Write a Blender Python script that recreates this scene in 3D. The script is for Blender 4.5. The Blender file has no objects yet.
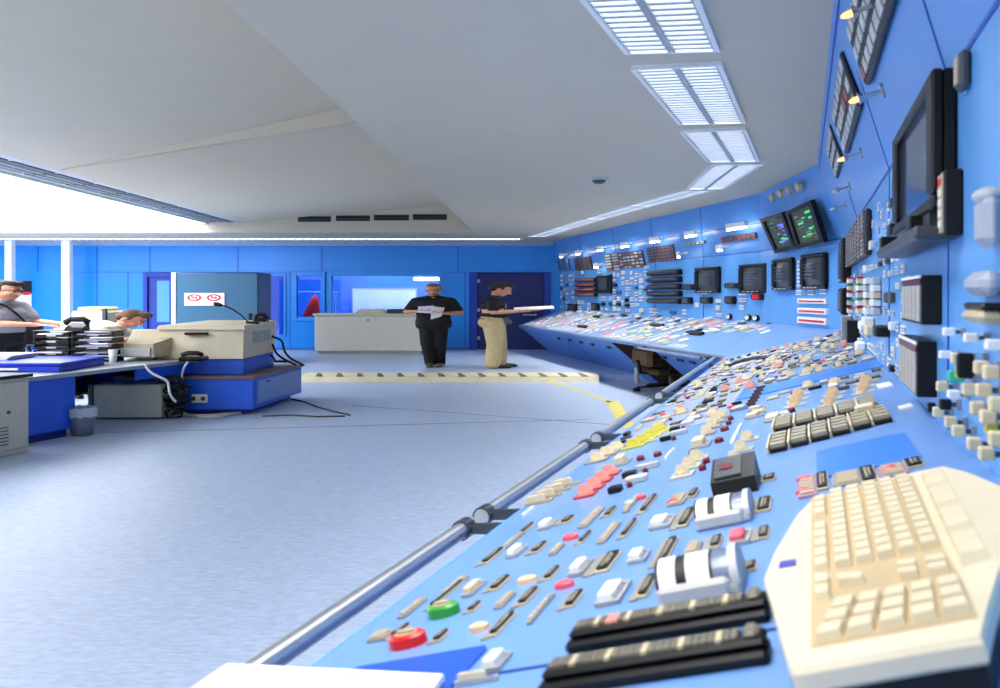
import bpy, bmesh, math, random
from math import sin, cos, pi, radians
from mathutils import Matrix, Vector, Euler
random.seed(7)
sc = bpy.context.scene
COL = sc.collection
V = Vector

# ---------------------------------------------------------------- camera, world, exposure
EYE = V((0, 0, 1.65)); FPX = 950.0; HX, HY = 500.0, 295.0
cd = bpy.data.cameras.new('camera'); cam = bpy.data.objects.new('camera', cd); COL.objects.link(cam)
cam.location = EYE; cam.rotation_euler = (pi / 2, 0, 0)
cd.sensor_width = 36; cd.lens = 36 * FPX / 1000; cd.shift_y = -(344 - HY) / 1000; cd.clip_end = 200
cd.dof.use_dof = True; cd.dof.focus_distance = 12.0; cd.dof.aperture_fstop = 4.5
sc.camera = cam
sc.view_settings.view_transform = 'Standard'; sc.view_settings.look = 'None'
sc.view_settings.exposure = 0.45; sc.view_settings.gamma = 1; sc.view_settings.use_curve_mapping = False
w = bpy.data.worlds.new('world'); sc.world = w; w.use_nodes = True
w.node_tree.nodes['Background'].inputs[0].default_value = (1, .97, .93, 1)
w.node_tree.nodes['Background'].inputs[1].default_value = .9
LUM = 3.8          # luminous ceiling
FIX = 3.2         # louvred fixtures
FIXW = 23.0        # each fixture's light, watts
SPOT = 14.0        # small panel lamps

# ---------------------------------------------------------------- materials
def lin(c):
    return tuple((x / 255 / 12.92) if x / 255 <= .04045 else ((x / 255 + .055) / 1.055) ** 2.4 for x in c) + (1,)
MATS = {}
def mat(name, rgb, rough=.5, metal=0, var=.07, scale=9, bump=0, emit=0, stretch=None, spec=.5):
    if name in MATS: return MATS[name]
    m = bpy.data.materials.new(name); m.use_nodes = True; nt = m.node_tree; N = nt.nodes; L = nt.links
    b = N['Principled BSDF']; b.inputs['Roughness'].default_value = rough; b.inputs['Metallic'].default_value = metal
    b.inputs['Specular IOR Level'].default_value = spec
    tc = N.new('ShaderNodeTexCoord'); nz = N.new('ShaderNodeTexNoise'); nz.inputs['Scale'].default_value = scale
    nz.inputs['Detail'].default_value = 4
    src = tc.outputs['Object']
    if stretch:
        mp = N.new('ShaderNodeMapping'); mp.inputs['Scale'].default_value = stretch; L.new(src, mp.inputs['Vector']); src = mp.outputs[0]
    L.new(src, nz.inputs['Vector'])
    rp = N.new('ShaderNodeValToRGB'); c = lin(rgb)
    rp.color_ramp.elements[0].position = .3; rp.color_ramp.elements[1].position = .7
    rp.color_ramp.elements[0].color = tuple(x * (1 - var) for x in c[:3]) + (1,)
    rp.color_ramp.elements[1].color = tuple(min(1, x * (1 + var)) for x in c[:3]) + (1,)
    L.new(nz.outputs['Fac'], rp.inputs['Fac']); L.new(rp.outputs['Color'], b.inputs['Base Color'])
    if bump:
        bm = N.new('ShaderNodeBump'); bm.inputs['Strength'].default_value = bump; bm.inputs['Distance'].default_value = .01
        L.new(nz.outputs['Fac'], bm.inputs['Height']); L.new(bm.outputs['Normal'], b.inputs['Normal'])
    if emit:
        b.inputs['Emission Color'].default_value = c; b.inputs['Emission Strength'].default_value = emit
    MATS[name] = m
    return m
def glass(name, rgb, fac=.12):
    m = bpy.data.materials.new(name); m.use_nodes = True; nt = m.node_tree; N = nt.nodes; L = nt.links
    N.remove(N['Principled BSDF']); t = N.new('ShaderNodeBsdfTransparent'); t.inputs[0].default_value = lin(rgb)
    g = N.new('ShaderNodeBsdfGlossy'); g.inputs['Roughness'].default_value = .05; mx = N.new('ShaderNodeMixShader'); mx.inputs[0].default_value = fac
    L.new(t.outputs[0], mx.inputs[1]); L.new(g.outputs[0], mx.inputs[2]); L.new(mx.outputs[0], N['Material Output'].inputs[0])
    MATS[name] = m; return m
BLUE_DESK = mat('console blue enamel', (112, 156, 218), .28, scale=3, var=.03)
BLUE_COVER = mat('bright blue cover plate', (56, 132, 226), .3, scale=3, var=.03)
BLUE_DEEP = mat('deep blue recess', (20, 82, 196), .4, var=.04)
BLUE_APRON = mat('apron blue', (74, 128, 206), .35, var=.05, scale=2)
BLUE_WALL = mat('wall panel blue', (104, 170, 232), .26, var=.03, scale=2)
BLUE_SLANT = mat('upper panel blue', (96, 156, 222), .34, var=.03, scale=2)
BLUE_BACK = mat('back wall blue', (12, 144, 234), .3, var=.06, scale=.6)
BLUE_BACK_LT = mat('back wall trim blue', (36, 148, 232), .35, var=.04)
NAVY = mat('navy door paint', (8, 30, 100), .4, var=.08)
NAVY_FR = mat('door frame blue', (10, 58, 168), .4, var=.06)
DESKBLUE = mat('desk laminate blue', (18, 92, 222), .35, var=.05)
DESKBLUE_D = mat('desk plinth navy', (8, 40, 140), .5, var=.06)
SLABBLUE = mat('royal blue binder plastic', (14, 56, 206), .4)
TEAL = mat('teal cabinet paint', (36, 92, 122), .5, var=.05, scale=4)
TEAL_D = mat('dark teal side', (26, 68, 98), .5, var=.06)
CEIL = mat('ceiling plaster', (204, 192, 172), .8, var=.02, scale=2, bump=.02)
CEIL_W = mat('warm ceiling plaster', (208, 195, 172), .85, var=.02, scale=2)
CREAM = mat('cream plastic', (224, 206, 166), .45, var=.05)
CREAM_PLA = mat('keyboard cream', (226, 210, 176), .5, var=.04, scale=5)
KEYC = mat('key cap cream', (222, 206, 168), .5, var=.05)
WHITE = mat('white plastic', (240, 240, 236), .45, var=.03)
LTGREY = mat('light grey metal', (190, 192, 190), .45, var=.06)
GREY = mat('instrument grey', (150, 146, 138), .5, var=.16, scale=30)
GREYBLUE = mat('grey blue plate', (140, 146, 164), .5, var=.1, scale=20)
DKGREY = mat('dark grey metal', (70, 74, 78), .5, var=.1)
GREEN_GREY = mat('grey green panel', (186, 188, 174), .6, var=.06)
BLACK = mat('black plastic', (9, 9, 10), .4, var=.2, spec=.3)
BLACKM = mat('matt black', (12, 12, 13), .7, var=.2)
BEIGE = mat('beige enamel', (218, 206, 176), .5, var=.04)
BEIGE_D = mat('darker beige plastic', (196, 180, 144), .55, var=.06)  # deeper beige, the plastic's own colour
IVORY = mat('counter ivory', (226, 220, 202), .5, var=.03)
RED = mat('red plastic', (226, 22, 14), .35)
PINK = mat('pink red lens', (240, 92, 106), .35)
SALMON = mat('salmon knob', (240, 152, 136), .4)
MAROON = mat('maroon lens', (112, 8, 34), .3)
ORANGE = mat('amber lens', (242, 196, 150), .35)
GREEN = mat('green plastic', (44, 152, 50), .35)
TEALG = mat('turquoise tag', (40, 190, 160), .4)
YELLOW = mat('yellow plastic', (206, 196, 70), .4)
CHROME = mat('steel tube', (204, 208, 210), .32, metal=.9, var=.05)
STEEL_D = mat('dark steel', (84, 94, 104), .3, metal=.9, var=.1)
PAPER = mat('paper', (246, 242, 232), .8, var=.02)
PAPERB = mat('bluish paper', (214, 216, 236), .8, var=.03)
BROWN = mat('brown wood top', (116, 92, 78), .5, var=.15, stretch=(1, 8, 1))
DESKTOP = mat('desk top grey', (150, 160, 172), .4, var=.05)
CAB_GREY = mat('grey beige steel', (200, 196, 180), .5, var=.04)
RUBBER = mat('black cable rubber', (24, 25, 28), .55, var=.1)
CABLEW = mat('white cable', (210, 216, 224), .5)
LOUVRE = mat('louvre white metal', (168, 174, 182), .35, var=.02)
TAPE = mat('yellow floor tape', (226, 214, 110), .6, var=.05)
FL_TUBE = mat('fluorescent tube', (244, 248, 255), .5, emit=FIX)
FL_SOFT = mat('soffit strip tube', (235, 243, 255), .5, emit=1.1)
LUMI = mat('luminous ceiling diffuser', (255, 253, 250), .6, emit=LUM)
LAMPW = mat('panel lamp glow', (255, 250, 240), .5, emit=SPOT)
LAMPO = mat('panel lamp warm glow', (255, 176, 110), .5, emit=1.6)
TILE_W = mat('lit annunciator tile', (206, 204, 196), .4, var=.2, scale=14)
TILE_R = mat('red annunciator tile', (168, 84, 72), .4, var=.2, scale=14)
SCREEN = mat('dark crt glass', (50, 58, 64), .3, var=.3, scale=5)
SCREEN_B = mat('screen blue trace', (110, 110, 225), .3, emit=.6)
SCREEN_G = mat('screen green trace', (60, 200, 110), .3, emit=.6)
SCREEN_Y = mat('screen olive area', (120, 122, 66), .3, emit=.35)
SCREEN_GY = mat('screen grey line', (116, 124, 128), .3, emit=.06)
PANE = glass('window glass', (212, 228, 254), .05)

# ---------------------------------------------------------------- mesh builder
class MB:
    def __init__(s): s.v = []; s.f = []; s.m = []; s.sm = []
    def add(s, vs, fs, mi=0, sm=False, M=None):
        o = len(s.v)
        s.v += [tuple(M @ V(p)) if M is not None else tuple(p) for p in vs]
        for f in fs: s.f.append([o + i for i in f]); s.m.append(mi); s.sm.append(sm)
        return s
    def box(s, c, d, mi=0, M=None, b=0):
        x, y, z = (q / 2 for q in d); cx, cy, cz = c
        if b <= 0:
            vs = [(cx + sx * x, cy + sy * y, cz + sz * z) for sz in (-1, 1) for sy in (-1, 1) for sx in (-1, 1)]
            return s.add(vs, [(0, 2, 3, 1), (4, 5, 7, 6), (0, 1, 5, 4), (2, 6, 7, 3), (0, 4, 6, 2), (1, 3, 7, 5)], mi, False, M)
        b = min(b, x * .9, y * .9, z * .9)
        vs = []; idx = {}
        for sx in (-1, 1):
            for sy in (-1, 1):
                for sz in (-1, 1):
                    for ax in range(3):
                        q = [sx * x, sy * y, sz * z]
                        for k in range(3):
                            if k != ax: q[k] -= (sx, sy, sz)[k] * b
                        idx[(sx, sy, sz, ax)] = len(vs); vs.append((cx + q[0], cy + q[1], cz + q[2]))
        fs = []
        for ax in range(3):
            o = [k for k in range(3) if k != ax]
            for sg in (-1, 1):
                ring = []
                for a, c2 in ((-1, -1), (1, -1), (1, 1), (-1, 1)):
                    t = [0, 0, 0]; t[ax] = sg; t[o[0]] = a; t[o[1]] = c2; ring.append(idx[(*t, ax)])
                fs.append(ring)
            for a in (-1, 1):
                for c2 in (-1, 1):
                    t0 = [0, 0, 0]; t0[ax] = -1; t0[o[0]] = a; t0[o[1]] = c2; t1 = list(t0); t1[ax] = 1
                    fs.append([idx[(*t0, o[0])], idx[(*t1, o[0])], idx[(*t1, o[1])], idx[(*t0, o[1])]])
        for sx in (-1, 1):
            for sy in (-1, 1):
                for sz in (-1, 1): fs.append([idx[(sx, sy, sz, k)] for k in range(3)])
        return s.add(vs, fs, mi, False, M)
    def b2(s, lo, hi, mi=0, M=None, b=0):
        return s.box([(lo[i] + hi[i]) / 2 for i in range(3)], [abs(hi[i] - lo[i]) for i in range(3)], mi, M, b)
    def cyl(s, p0, p1, r0, r1=None, n=12, mi=0, M=None, sm=True):
        r1 = r0 if r1 is None else r1; p0 = V(p0); p1 = V(p1); d = (p1 - p0).normalized()
        a = d.orthogonal().normalized(); c = d.cross(a)
        vs = []
        for p, r in ((p0, r0), (p1, r1)):
            for k in range(n): t = 2 * pi * k / n; vs.append(p + a * (r * cos(t)) + c * (r * sin(t)))
        s.add(vs, [(k, (k + 1) % n, n + (k + 1) % n, n + k) for k in range(n)], mi, sm, M)
        s.add(vs[:n], [tuple(range(n))[::-1]], mi, False, M); s.add(vs[n:], [tuple(range(n))], mi, False, M)
        return s
    def sph(s, c, r, mi=0, M=None, n=14, m=9, z0=-1.0, z1=1.0):
        if not hasattr(r, '__len__'): r = (r, r, r)
        vs = []; fs = []
        a0 = math.asin(max(-1, z0)); a1 = math.asin(min(1, z1))
        for j in range(m + 1):
            a = a0 + (a1 - a0) * j / m
            for k in range(n):
                t = 2 * pi * k / n; vs.append((c[0] + r[0] * cos(a) * cos(t), c[1] + r[1] * cos(a) * sin(t), c[2] + r[2] * sin(a)))
        for j in range(m):
            for k in range(n): fs.append((j * n + k, j * n + (k + 1) % n, (j + 1) * n + (k + 1) % n, (j + 1) * n + k))
        fs.append(tuple(range(n))[::-1]); fs.append(tuple(m * n + k for k in range(n)))
        return s.add(vs, fs, mi, True, M)
    def prism(s, pts, z0, z1, mi=0, M=None):
        n = len(pts); vs = [(p[0], p[1], z0) for p in pts] + [(p[0], p[1], z1) for p in pts]
        return s.add(vs, [tuple(range(n))[::-1], tuple(range(n, 2 * n))] + [(k, (k + 1) % n, n + (k + 1) % n, n + k) for k in range(n)], mi, False, M)
    def hexa(s, q0, q1, mi=0, M=None):      # two quads of 3-d points, joined
        return s.add(list(q0) + list(q1), [(3, 2, 1, 0), (4, 5, 6, 7)] + [(k, (k + 1) % 4, 4 + (k + 1) % 4, 4 + k) for k in range(4)], mi, False, M)
    def tube(s, pts, r, n=8, mi=0, M=None):
        pts = [V(p) for p in pts]; vs = []; a = None
        for i, p in enumerate(pts):
            d = (pts[min(i + 1, len(pts) - 1)] - pts[max(i - 1, 0)]).normalized()
            if a is None: a = d.orthogonal().normalized()
            a = (a - d * a.dot(d)).normalized(); c = d.cross(a)
            rr = r[i] if hasattr(r, '__len__') else r
            for k in range(n): t = 2 * pi * k / n; vs.append(p + a * (rr * cos(t)) + c * (rr * sin(t)))
        N = len(pts)
        fs = [(j * n + k, j * n + (k + 1) % n, (j + 1) * n + (k + 1) % n, (j + 1) * n + k) for j in range(N - 1) for k in range(n)]
        fs += [tuple(range(n))[::-1], tuple((N - 1) * n + k for k in range(n))]
        return s.add(vs, fs, mi, True, M)
    def mesh(s, name, mats):
        me = bpy.data.meshes.new(name); me.from_pydata(s.v, [], s.f)
        for m in mats: me.materials.append(m)
        me.polygons.foreach_set('material_index', s.m); me.polygons.foreach_set('use_smooth', s.sm)
        bm = bmesh.new(); bm.from_mesh(me); bmesh.ops.recalc_face_normals(bm, faces=bm.faces); bm.to_mesh(me); bm.free()
        return me

# ---------------------------------------------------------------- scene objects
W = {}
I4 = Matrix.Identity(4)
def T(x, y=None, z=None): return Matrix.Translation(V((x, y, z)) if y is not None else V(x))
def S(x, y, z): return Matrix.Diagonal(V((x, y, z, 1)))
def RZ(a): return Matrix.Rotation(a, 4, 'Z')
def tag(o, label=None, cat=None, group=None, kind=None):
    if label: o['label'] = label
    if cat: o['category'] = cat
    if group: o['group'] = group
    if kind: o['kind'] = kind
    return o
def thing(name, label, cat, loc=(0, 0, 0), group=None, rz=0):
    o = bpy.data.objects.new(name, None); COL.objects.link(o); o.empty_display_size = .1
    o.matrix_basis = T(loc) @ RZ(rz); W[o] = o.matrix_basis.copy()
    return tag(o, label, cat, group)
def link(name, me, parent=None, M=I4, label=None):
    o = bpy.data.objects.new(name, me); COL.objects.link(o); W[o] = M.copy()
    if parent is not None:
        o.parent = parent; o.matrix_basis = W[parent].inverted() @ M
    else: o.matrix_basis = M
    if label: o['label'] = label
    return o
def part(name, mb, mats, parent=None, M=I4, label=None):
    if not hasattr(mats, '__len__'): mats = [mats]
    # the origin goes to the middle of the part's own points
    if M is I4:
        n = len(mb.v); c = V((sum(p[0] for p in mb.v) / n, sum(p[1] for p in mb.v) / n, min(p[2] for p in mb.v)))
        mb.v = [(p[0] - c.x, p[1] - c.y, p[2] - c.z) for p in mb.v]; M = T(c)
    return link(name, mb.mesh(name, mats), parent, M, label)
def struct(name, mb, mats):
    o = part(name, mb, mats); o['kind'] = 'structure'; return o
def solo(name, mb, mats, label, cat, group=None, M=I4):
    return tag(part(name, mb, mats, None, M), label, cat, group)

# ---------------------------------------------------------------- pixel rays and surface frames (surveying the photo)
def ray(px, py): return V(((px - HX) / FPX, 1.0, (HY - py) / FPX))
def atZ(px, py, z): d = ray(px, py); return EYE + d * ((z - EYE.z) / d.z)
def atY(px, py, y): return EYE + ray(px, py) * y
class Frame:
    def __init__(s, o, ex, up):
        s.o = V(o); s.ex = V(ex).normalized(); up = V(up); s.ey = (up - s.ex * up.dot(s.ex)).normalized(); s.ez = s.ex.cross(s.ey)
        s.m = Matrix(((s.ex.x, s.ey.x, s.ez.x, s.o.x), (s.ex.y, s.ey.y, s.ez.y, s.o.y), (s.ex.z, s.ey.z, s.ez.z, s.o.z), (0, 0, 0, 1)))
    def px(s, x, y, lift=0):
        d = ray(x, y); o = s.o + s.ez * lift; t = (o - EYE).dot(s.ez) / d.dot(s.ez); p = EYE + d * t - s.o
        return p.dot(s.ex), p.dot(s.ey)
    def rect(s, x0, y0, x1, y1, lift=0):
        a = s.px(x0, y0, lift); b = s.px(x1, y1, lift)
        return min(a[0], b[0]), min(a[1], b[1]), max(a[0], b[0]), max(a[1], b[1])
    def at(s, x, y, z=0, sx=1, sy=1, sz=1): return s.m @ T(x, y, z) @ S(sx, sy, sz)
    def w(s, x, y, z=0): return s.m @ V((x, y, z))

# plan of the console run (near wing, mitre, far wing)
ND = .324                      # near wing: X = o + ND*Y
FD = -.19                      # far wing: X falls by .19 per unit of Y
def nearP(o, y, z): return V((o + ND * y, y, z))
def farP(x0, y0, y, z): return V((x0 + FD * (y - y0), y, z))
ZF, ZB, ZN, ZT = .85, 1.24, 2.31, 3.15
YN0 = -.6
F1 = V((2.953, 12.39, ZF)); F0 = V((2.953 - .19 * (25.2 - 12.39), 25.2, ZF))
B1 = V((3.95, 14.4, ZB)); B2 = V((3.994, 11.0, ZB)); B0 = farP(3.95, 14.4, 26.3, ZB)
FN = nearP(-1.064, YN0, ZF); BN = nearP(.43, YN0, ZB)
N0 = V((B0.x, B0.y, ZN)); N1 = V((B1.x, B1.y, ZN)); N2 = V((B2.x, B2.y, ZN)); N3 = V((BN.x, BN.y, ZN))
T1 = V((3.84, 14.04, ZT)); T0 = farP(3.84, 14.04, 26.3, ZT); T2 = V((3.64, 10.9, ZT)); T3 = nearP(.153, YN0 - .05, ZT)
dN = V((ND, 1, 0)).normalized(); dF = V((-FD, -1, 0)).normalized()   # dF runs from far to near
aN = V((dN.y, -dN.x, 0)); aF = V((-dF.y, dF.x, 0))                  # across the desk, front to back
DESK_N = Frame(nearP(-1.064, 0, ZF), V((aN.x, aN.y, (ZB - ZF) / (1.494 * dN.y))), dN)
fo = V((B1.x, B1.y, 0)) - V((F1.x, F1.y, 0)); depF = abs(fo.dot(aF)) ; aF = aF if fo.dot(aF) > 0 else -aF
DESK_F = Frame(F0, dF, V((aF.x, aF.y, (ZB - ZF) / depF)))
WALL_N = Frame(nearP(.43, 0, ZB), -dN, V((0, 0, 1)))
WALL_F = Frame(B0, dF, V((0, 0, 1)))
WALL_M = Frame(B1, B2 - B1, V((0, 0, 1)))
SL_N = Frame(nearP(.43, 0, ZN), -dN, T3 - N3)
SL_F = Frame(N0, dF, T0 - N0)
SL_M = Frame(N1, (N2 - N1 + T2 - T1), (T1 + T2 - N1 - N2))
# ================================================================ ROOM
XL, XR, YB = -19.0, 7.0, 26.4
FLOORM = mat('blue lino', (182, 199, 225), .42, var=.16, scale=16, stretch=(1, 3.2, 1), bump=.02, spec=.4)
struct('floor', MB().b2((XL, -3, -.1), (XR, 18.2, 0)), FLOORM)
struct('floor', MB().b2((XL, 18.2, -.1), (XR, 29.2, .12)), FLOORM)
# seams of the lino sheets
for a, b in (((-8.5, 10.6, 0), (1.2, 12.6, 0)), ((-2.2, 14.2, 0), (1.4, 12.1, 0))):
    d = (V(b) - V(a)).normalized(); n = V((-d.y, d.x, 0)) * .012
    struct('trim_1', MB().hexa([V(a) - n, V(b) - n, V(b) + n, V(a) + n], [p + V((0, 0, .002)) for p in (V(a) - n, V(b) - n, V(b) + n, V(a) + n)]), mat('floor seam', (96, 116, 150), .6))
mb = MB()
tp = [atZ(548, 381.5, 0), atZ(580, 391, 0), atZ(611, 402.5, 0)]
wd = [.035, .04, .045]
vs = []
for p, q in zip(tp, wd): vs += [(p.x - q, p.y - .05, .003), (p.x + q, p.y + .05, .003)]
mb.add(vs, [(0, 1, 3, 2), (2, 3, 5, 4)])
a, b = atZ(612, 401, 0), atZ(629, 428, 0)
mb.add([(a.x - .10, a.y, .003), (a.x + .1, a.y, .003), (b.x + .1, b.y, .003), (b.x - .10, b.y, .003)], [(0, 1, 2, 3)])
solo('floor_tape', mb, TAPE, 'yellow tape line stuck on the blue floor, bending towards the console rail', 'tape')

# back wall with openings
def px_x(px, y=YB): return (px - HX) / FPX * y
def px_z(py, y=YB): return 1.65 + (HY - py) / FPX * y
OPEN = [(px_x(148), px_x(170), .12, px_z(277)), (px_x(269), px_x(284), px_z(335), px_z(276)), (px_x(297), px_x(321), px_z(317), px_z(276)),
        (px_x(332), px_x(439), px_z(316), px_z(276)), (px_x(470), px_x(550), .12, px_z(273))]
xs = sorted({XL, 1.9} | {o[0] for o in OPEN} | {o[1] for o in OPEN})
mb = MB()
for x0, x1 in zip(xs, xs[1:]):
    hit = [o for o in OPEN if o[0] <= x0 + 1e-6 and o[1] >= x1 - 1e-6]
    if not hit: mb.b2((x0, YB, -.1), (x1, YB + .2, 3.5))
    else:
        o = hit[0]; mb.b2((x0, YB, o[3]), (x1, YB + .2, 3.5))
        if o[2] > .2: mb.b2((x0, YB, -.1), (x1, YB + .2, o[2]))
struct('wall_back', mb, BLUE_BACK)
struct('wall_back', MB().b2((XL, 29.0, -.1), (XR, 29.2, 3.5)), mat('annex wall blue', (40, 130, 226), .5))
struct('wall_left', MB().b2((XL - .2, -3, -.1), (XL, 29.2, 3.6)), BLUE_BACK)
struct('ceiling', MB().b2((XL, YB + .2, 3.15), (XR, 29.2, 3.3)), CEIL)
# joints between the wall panels, cove trim, base
mb = MB()
for px in (38, 97, 150, 238, 322, 458): mb.b2((px_x(px) - .012, YB - .006, px_z(272)), (px_x(px) + .012, YB + .001, px_z(247)))
for px in (97, 128, 290, 326, 465): mb.b2((px_x(px) - .012, YB - .006, .2), (px_x(px) + .012, YB + .001, px_z(272)))
mb.b2((px_x(76), YB - .006, px_z(272.4)), (px_x(468), YB + .001, px_z(271.8)))
struct('trim_2', mb, mat('panel joint blue', (10, 66, 190), .5))
struct('trim_3', MB().b2((XL, YB - .06, 3.02), (1.48, YB, 3.15)), mat('wall head trim', (168, 182, 204), .5))
struct('baseboard_back', MB().b2((XL, YB - .02, .12), (px_x(468), YB, .2)).b2((px_x(551), YB - .02, .12), (1.7, YB, .2)), mat('base blue', (52, 110, 196), .5))
# windows (frame + pane), doors
def frame_mb(x0, x1, z0, z1, wd, y0, y1, sill=True):
    m = MB(); m.b2((x0 - wd, y0, z0 - (wd if sill else 0)), (x0, y1, z1 + wd), b=.008); m.b2((x1, y0, z0 - (wd if sill else 0)), (x1 + wd, y1, z1 + wd), b=.008)
    m.b2((x0, y0, z1), (x1, y1, z1 + wd), b=.008)
    if sill: m.b2((x0, y0, z0 - wd), (x1, y1, z0), b=.008)
    return m
def window(n, o, wd=.09, mull=()):
    wn = part('window_%d' % n, frame_mb(*o, wd, YB - .05, YB + .1), BLUE_BACK_LT); wn['kind'] = 'structure'
    m = MB().b2((o[0], YB + .09, o[2]), (o[1], YB + .1, o[3]))
    part('window_pane', m, PANE, wn)
    for px in mull: part('mullion', MB().b2((px - .03, YB - .02, o[2]), (px + .03, YB + .08, o[3])), BLUE_BACK_LT, wn)
window(1, OPEN[1], .06); window(2, OPEN[2], .12); window(3, OPEN[3], .12)
d = part('door_1', frame_mb(*OPEN[0], .12, YB - .06, YB + .15, False), NAVY_FR); d['kind'] = 'structure'
o = OPEN[0]
part('door_leaf', MB().b2((o[0], YB + .04, .14), (o[1], YB + .1, .9)).b2((o[0], YB + .04, 2.05), (o[1], YB + .1, o[3])).b2((o[0], YB + .04, .9), (o[0] + .22, YB + .1, 2.05)), NAVY_FR, d)
part('door_pane', MB().b2((o[0] + .22, YB + .06, .9), (o[1], YB + .08, 2.05)), mat('pale door glass', (96, 176, 246), .3), d)
d = part('door_2', frame_mb(*OPEN[4], .02, YB - .06, YB + .15, False).b2((OPEN[4][0], YB - .06, .12), (OPEN[4][0] + .2, YB + .1, OPEN[4][3])).b2((OPEN[4][1] - .16, YB - .06, .12), (OPEN[4][1], YB + .1, OPEN[4][3])), NAVY_FR); d['kind'] = 'structure'
o = OPEN[4]
lf = part('door_leaf', MB().b2((o[0] + .2, YB + .02, .13), (o[1] - .16, YB + .1, o[3]), b=.01), NAVY, d)
for z in (px_z(281), px_z(310), px_z(338)):
    part('door_hinge', MB().b2((o[0] + .17, YB - .02, z - .05), (o[0] + .28, YB + .02, z + .05), b=.01), LTGREY, d)
part('door_handle', MB().cyl((o[1] - .4, YB - .06, 1.1), (o[1] - .4, YB + .03, 1.1), .03).cyl((o[1] - .4, YB - .05, 1.1), (o[1] - .75, YB - .05, 1.1), .022), CHROME, d)

# white service columns in front of the back wall
for n, (x0, x1) in ((4, (62.5, 71)), (5, (6, 13))):
    struct('trim_%d' % n, MB().b2((px_x(x0, 25.6), 25.5, .12), (px_x(x1, 25.6), 25.75, 3.15), b=.02), WHITE)

# ceilings: low soffit over the consoles, raised sloping ceiling at the left, fascia and soffit at the back
C0, C1 = V((-1.4 - .0445 * 8, -3.2)), V((-.6, 22.8))
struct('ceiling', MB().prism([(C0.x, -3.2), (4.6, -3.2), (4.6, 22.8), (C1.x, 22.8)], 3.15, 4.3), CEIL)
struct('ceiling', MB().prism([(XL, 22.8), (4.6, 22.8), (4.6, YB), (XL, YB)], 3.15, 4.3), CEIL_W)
def zA(x): return 3.4 + .128 * (x + 6.2)
def zB(x): return 3.4 + .083 * (x + 6.2)
def slab(pts, zf, th=.1):
    m = MB(); n = len(pts); m.add([(x, y, zf(x)) for x, y in pts] + [(x, y, zf(x) + th) for x, y in pts],
        [tuple(range(n))[::-1], tuple(range(n, 2 * n))] + [(k, (k + 1) % n, n + (k + 1) % n, n + k) for k in range(n)]); return m
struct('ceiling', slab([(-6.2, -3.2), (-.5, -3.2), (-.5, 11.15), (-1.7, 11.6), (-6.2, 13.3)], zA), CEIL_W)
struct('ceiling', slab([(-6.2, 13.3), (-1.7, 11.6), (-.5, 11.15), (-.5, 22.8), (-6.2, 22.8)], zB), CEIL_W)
m = MB(); vs = []
for x, y in ((-6.2, 13.3), (-.5, 11.15)): vs += [(x, y, zB(x)), (x, y, zA(x) + .02)]
m.add(vs + [(x, y + .06, z) for x, y, z in vs], [(0, 2, 3, 1), (4, 5, 7, 6), (0, 4, 6, 2), (1, 3, 7, 5), (2, 6, 7, 3)])
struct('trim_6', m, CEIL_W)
# vent strip beside the luminous ceiling, dark slots in it
struct('trim_7', MB().b2((-7.0, -3.2, 3.4), (-6.2, 22.8, 3.5)), mat('vent strip grey', (190, 192, 192), .7))
for k in range(14):
    y0 = 4.6 + k * 1.3
    v = thing('ceiling_vent', ['slotted dark ceiling vent beside the luminous ceiling, %s in the row' % q for q in ('out of frame nearest', 'second nearest', 'third nearest', 'fourth nearest', 'fifth nearest', 'sixth nearest', 'seventh from the near end', 'seventh from the back wall', 'sixth from the back wall', 'fifth from the back wall', 'fourth from the back wall', 'third from the back wall', 'second from the back wall', 'closest to the back wall')][k], 'vent', (-6.6, y0 + .6, 3.4), 'slot vents along the luminous ceiling')
    part('vent_slot', MB().b2((-6.86, y0, 3.385), (-6.36, y0 + 1.18, 3.4)), mat('vent dark', (96, 100, 104), .8), v)
    part('vent_fin', MB().b2((-6.7, y0, 3.375), (-6.67, y0 + 1.18, 3.39)).b2((-6.55, y0, 3.375), (-6.52, y0 + 1.18, 3.39)), LTGREY, v)
lu = thing('luminous_ceiling', 'large glowing white luminous ceiling panel at the left above the desks', 'ceiling light', (-12, 12, 3.4))
part('diffuser', MB().b2((-17.5, 2.5, 3.4), (-7.0, 22.8, 3.45)), LUMI, lu)
part('edge_trim', MB().b2((-7.06, 2.5, 3.36), (-7.0, 22.8, 3.4)).b2((-17.5, 22.74, 3.36), (-7.0, 22.8, 3.4)), WHITE, lu)
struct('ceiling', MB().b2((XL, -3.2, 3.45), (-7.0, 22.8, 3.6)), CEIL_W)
# dark grilles on the fascia
gy = 22.8
for k, (x0, x1) in enumerate(((298, 331), (336, 370), (374, 409), (413, 447))):
    top = [px_z(y, gy) for y in (216.4, 215.6, 215, 214.4)][k]
    g = thing('fascia_grille', 'dark return air grille in the ceiling fascia, %s of four' % ('leftmost', 'second from the left', 'third from the left', 'rightmost')[k], 'vent', (px_x((x0 + x1) / 2, gy), gy, top - .06), 'air grilles in the fascia')
    x0, x1 = px_x(x0, gy), px_x(x1, gy)
    part('grille_back', MB().b2((x0, gy - .02, top - .13), (x1, gy, top)), BLACKM, g)
    part('grille_bar', MB().b2((x0, gy - .03, top - .07), (x1, gy - .015, top - .06)).b2((x0, gy - .03, top - .1), (x1, gy - .015, top - .092)), DKGREY, g)
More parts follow.
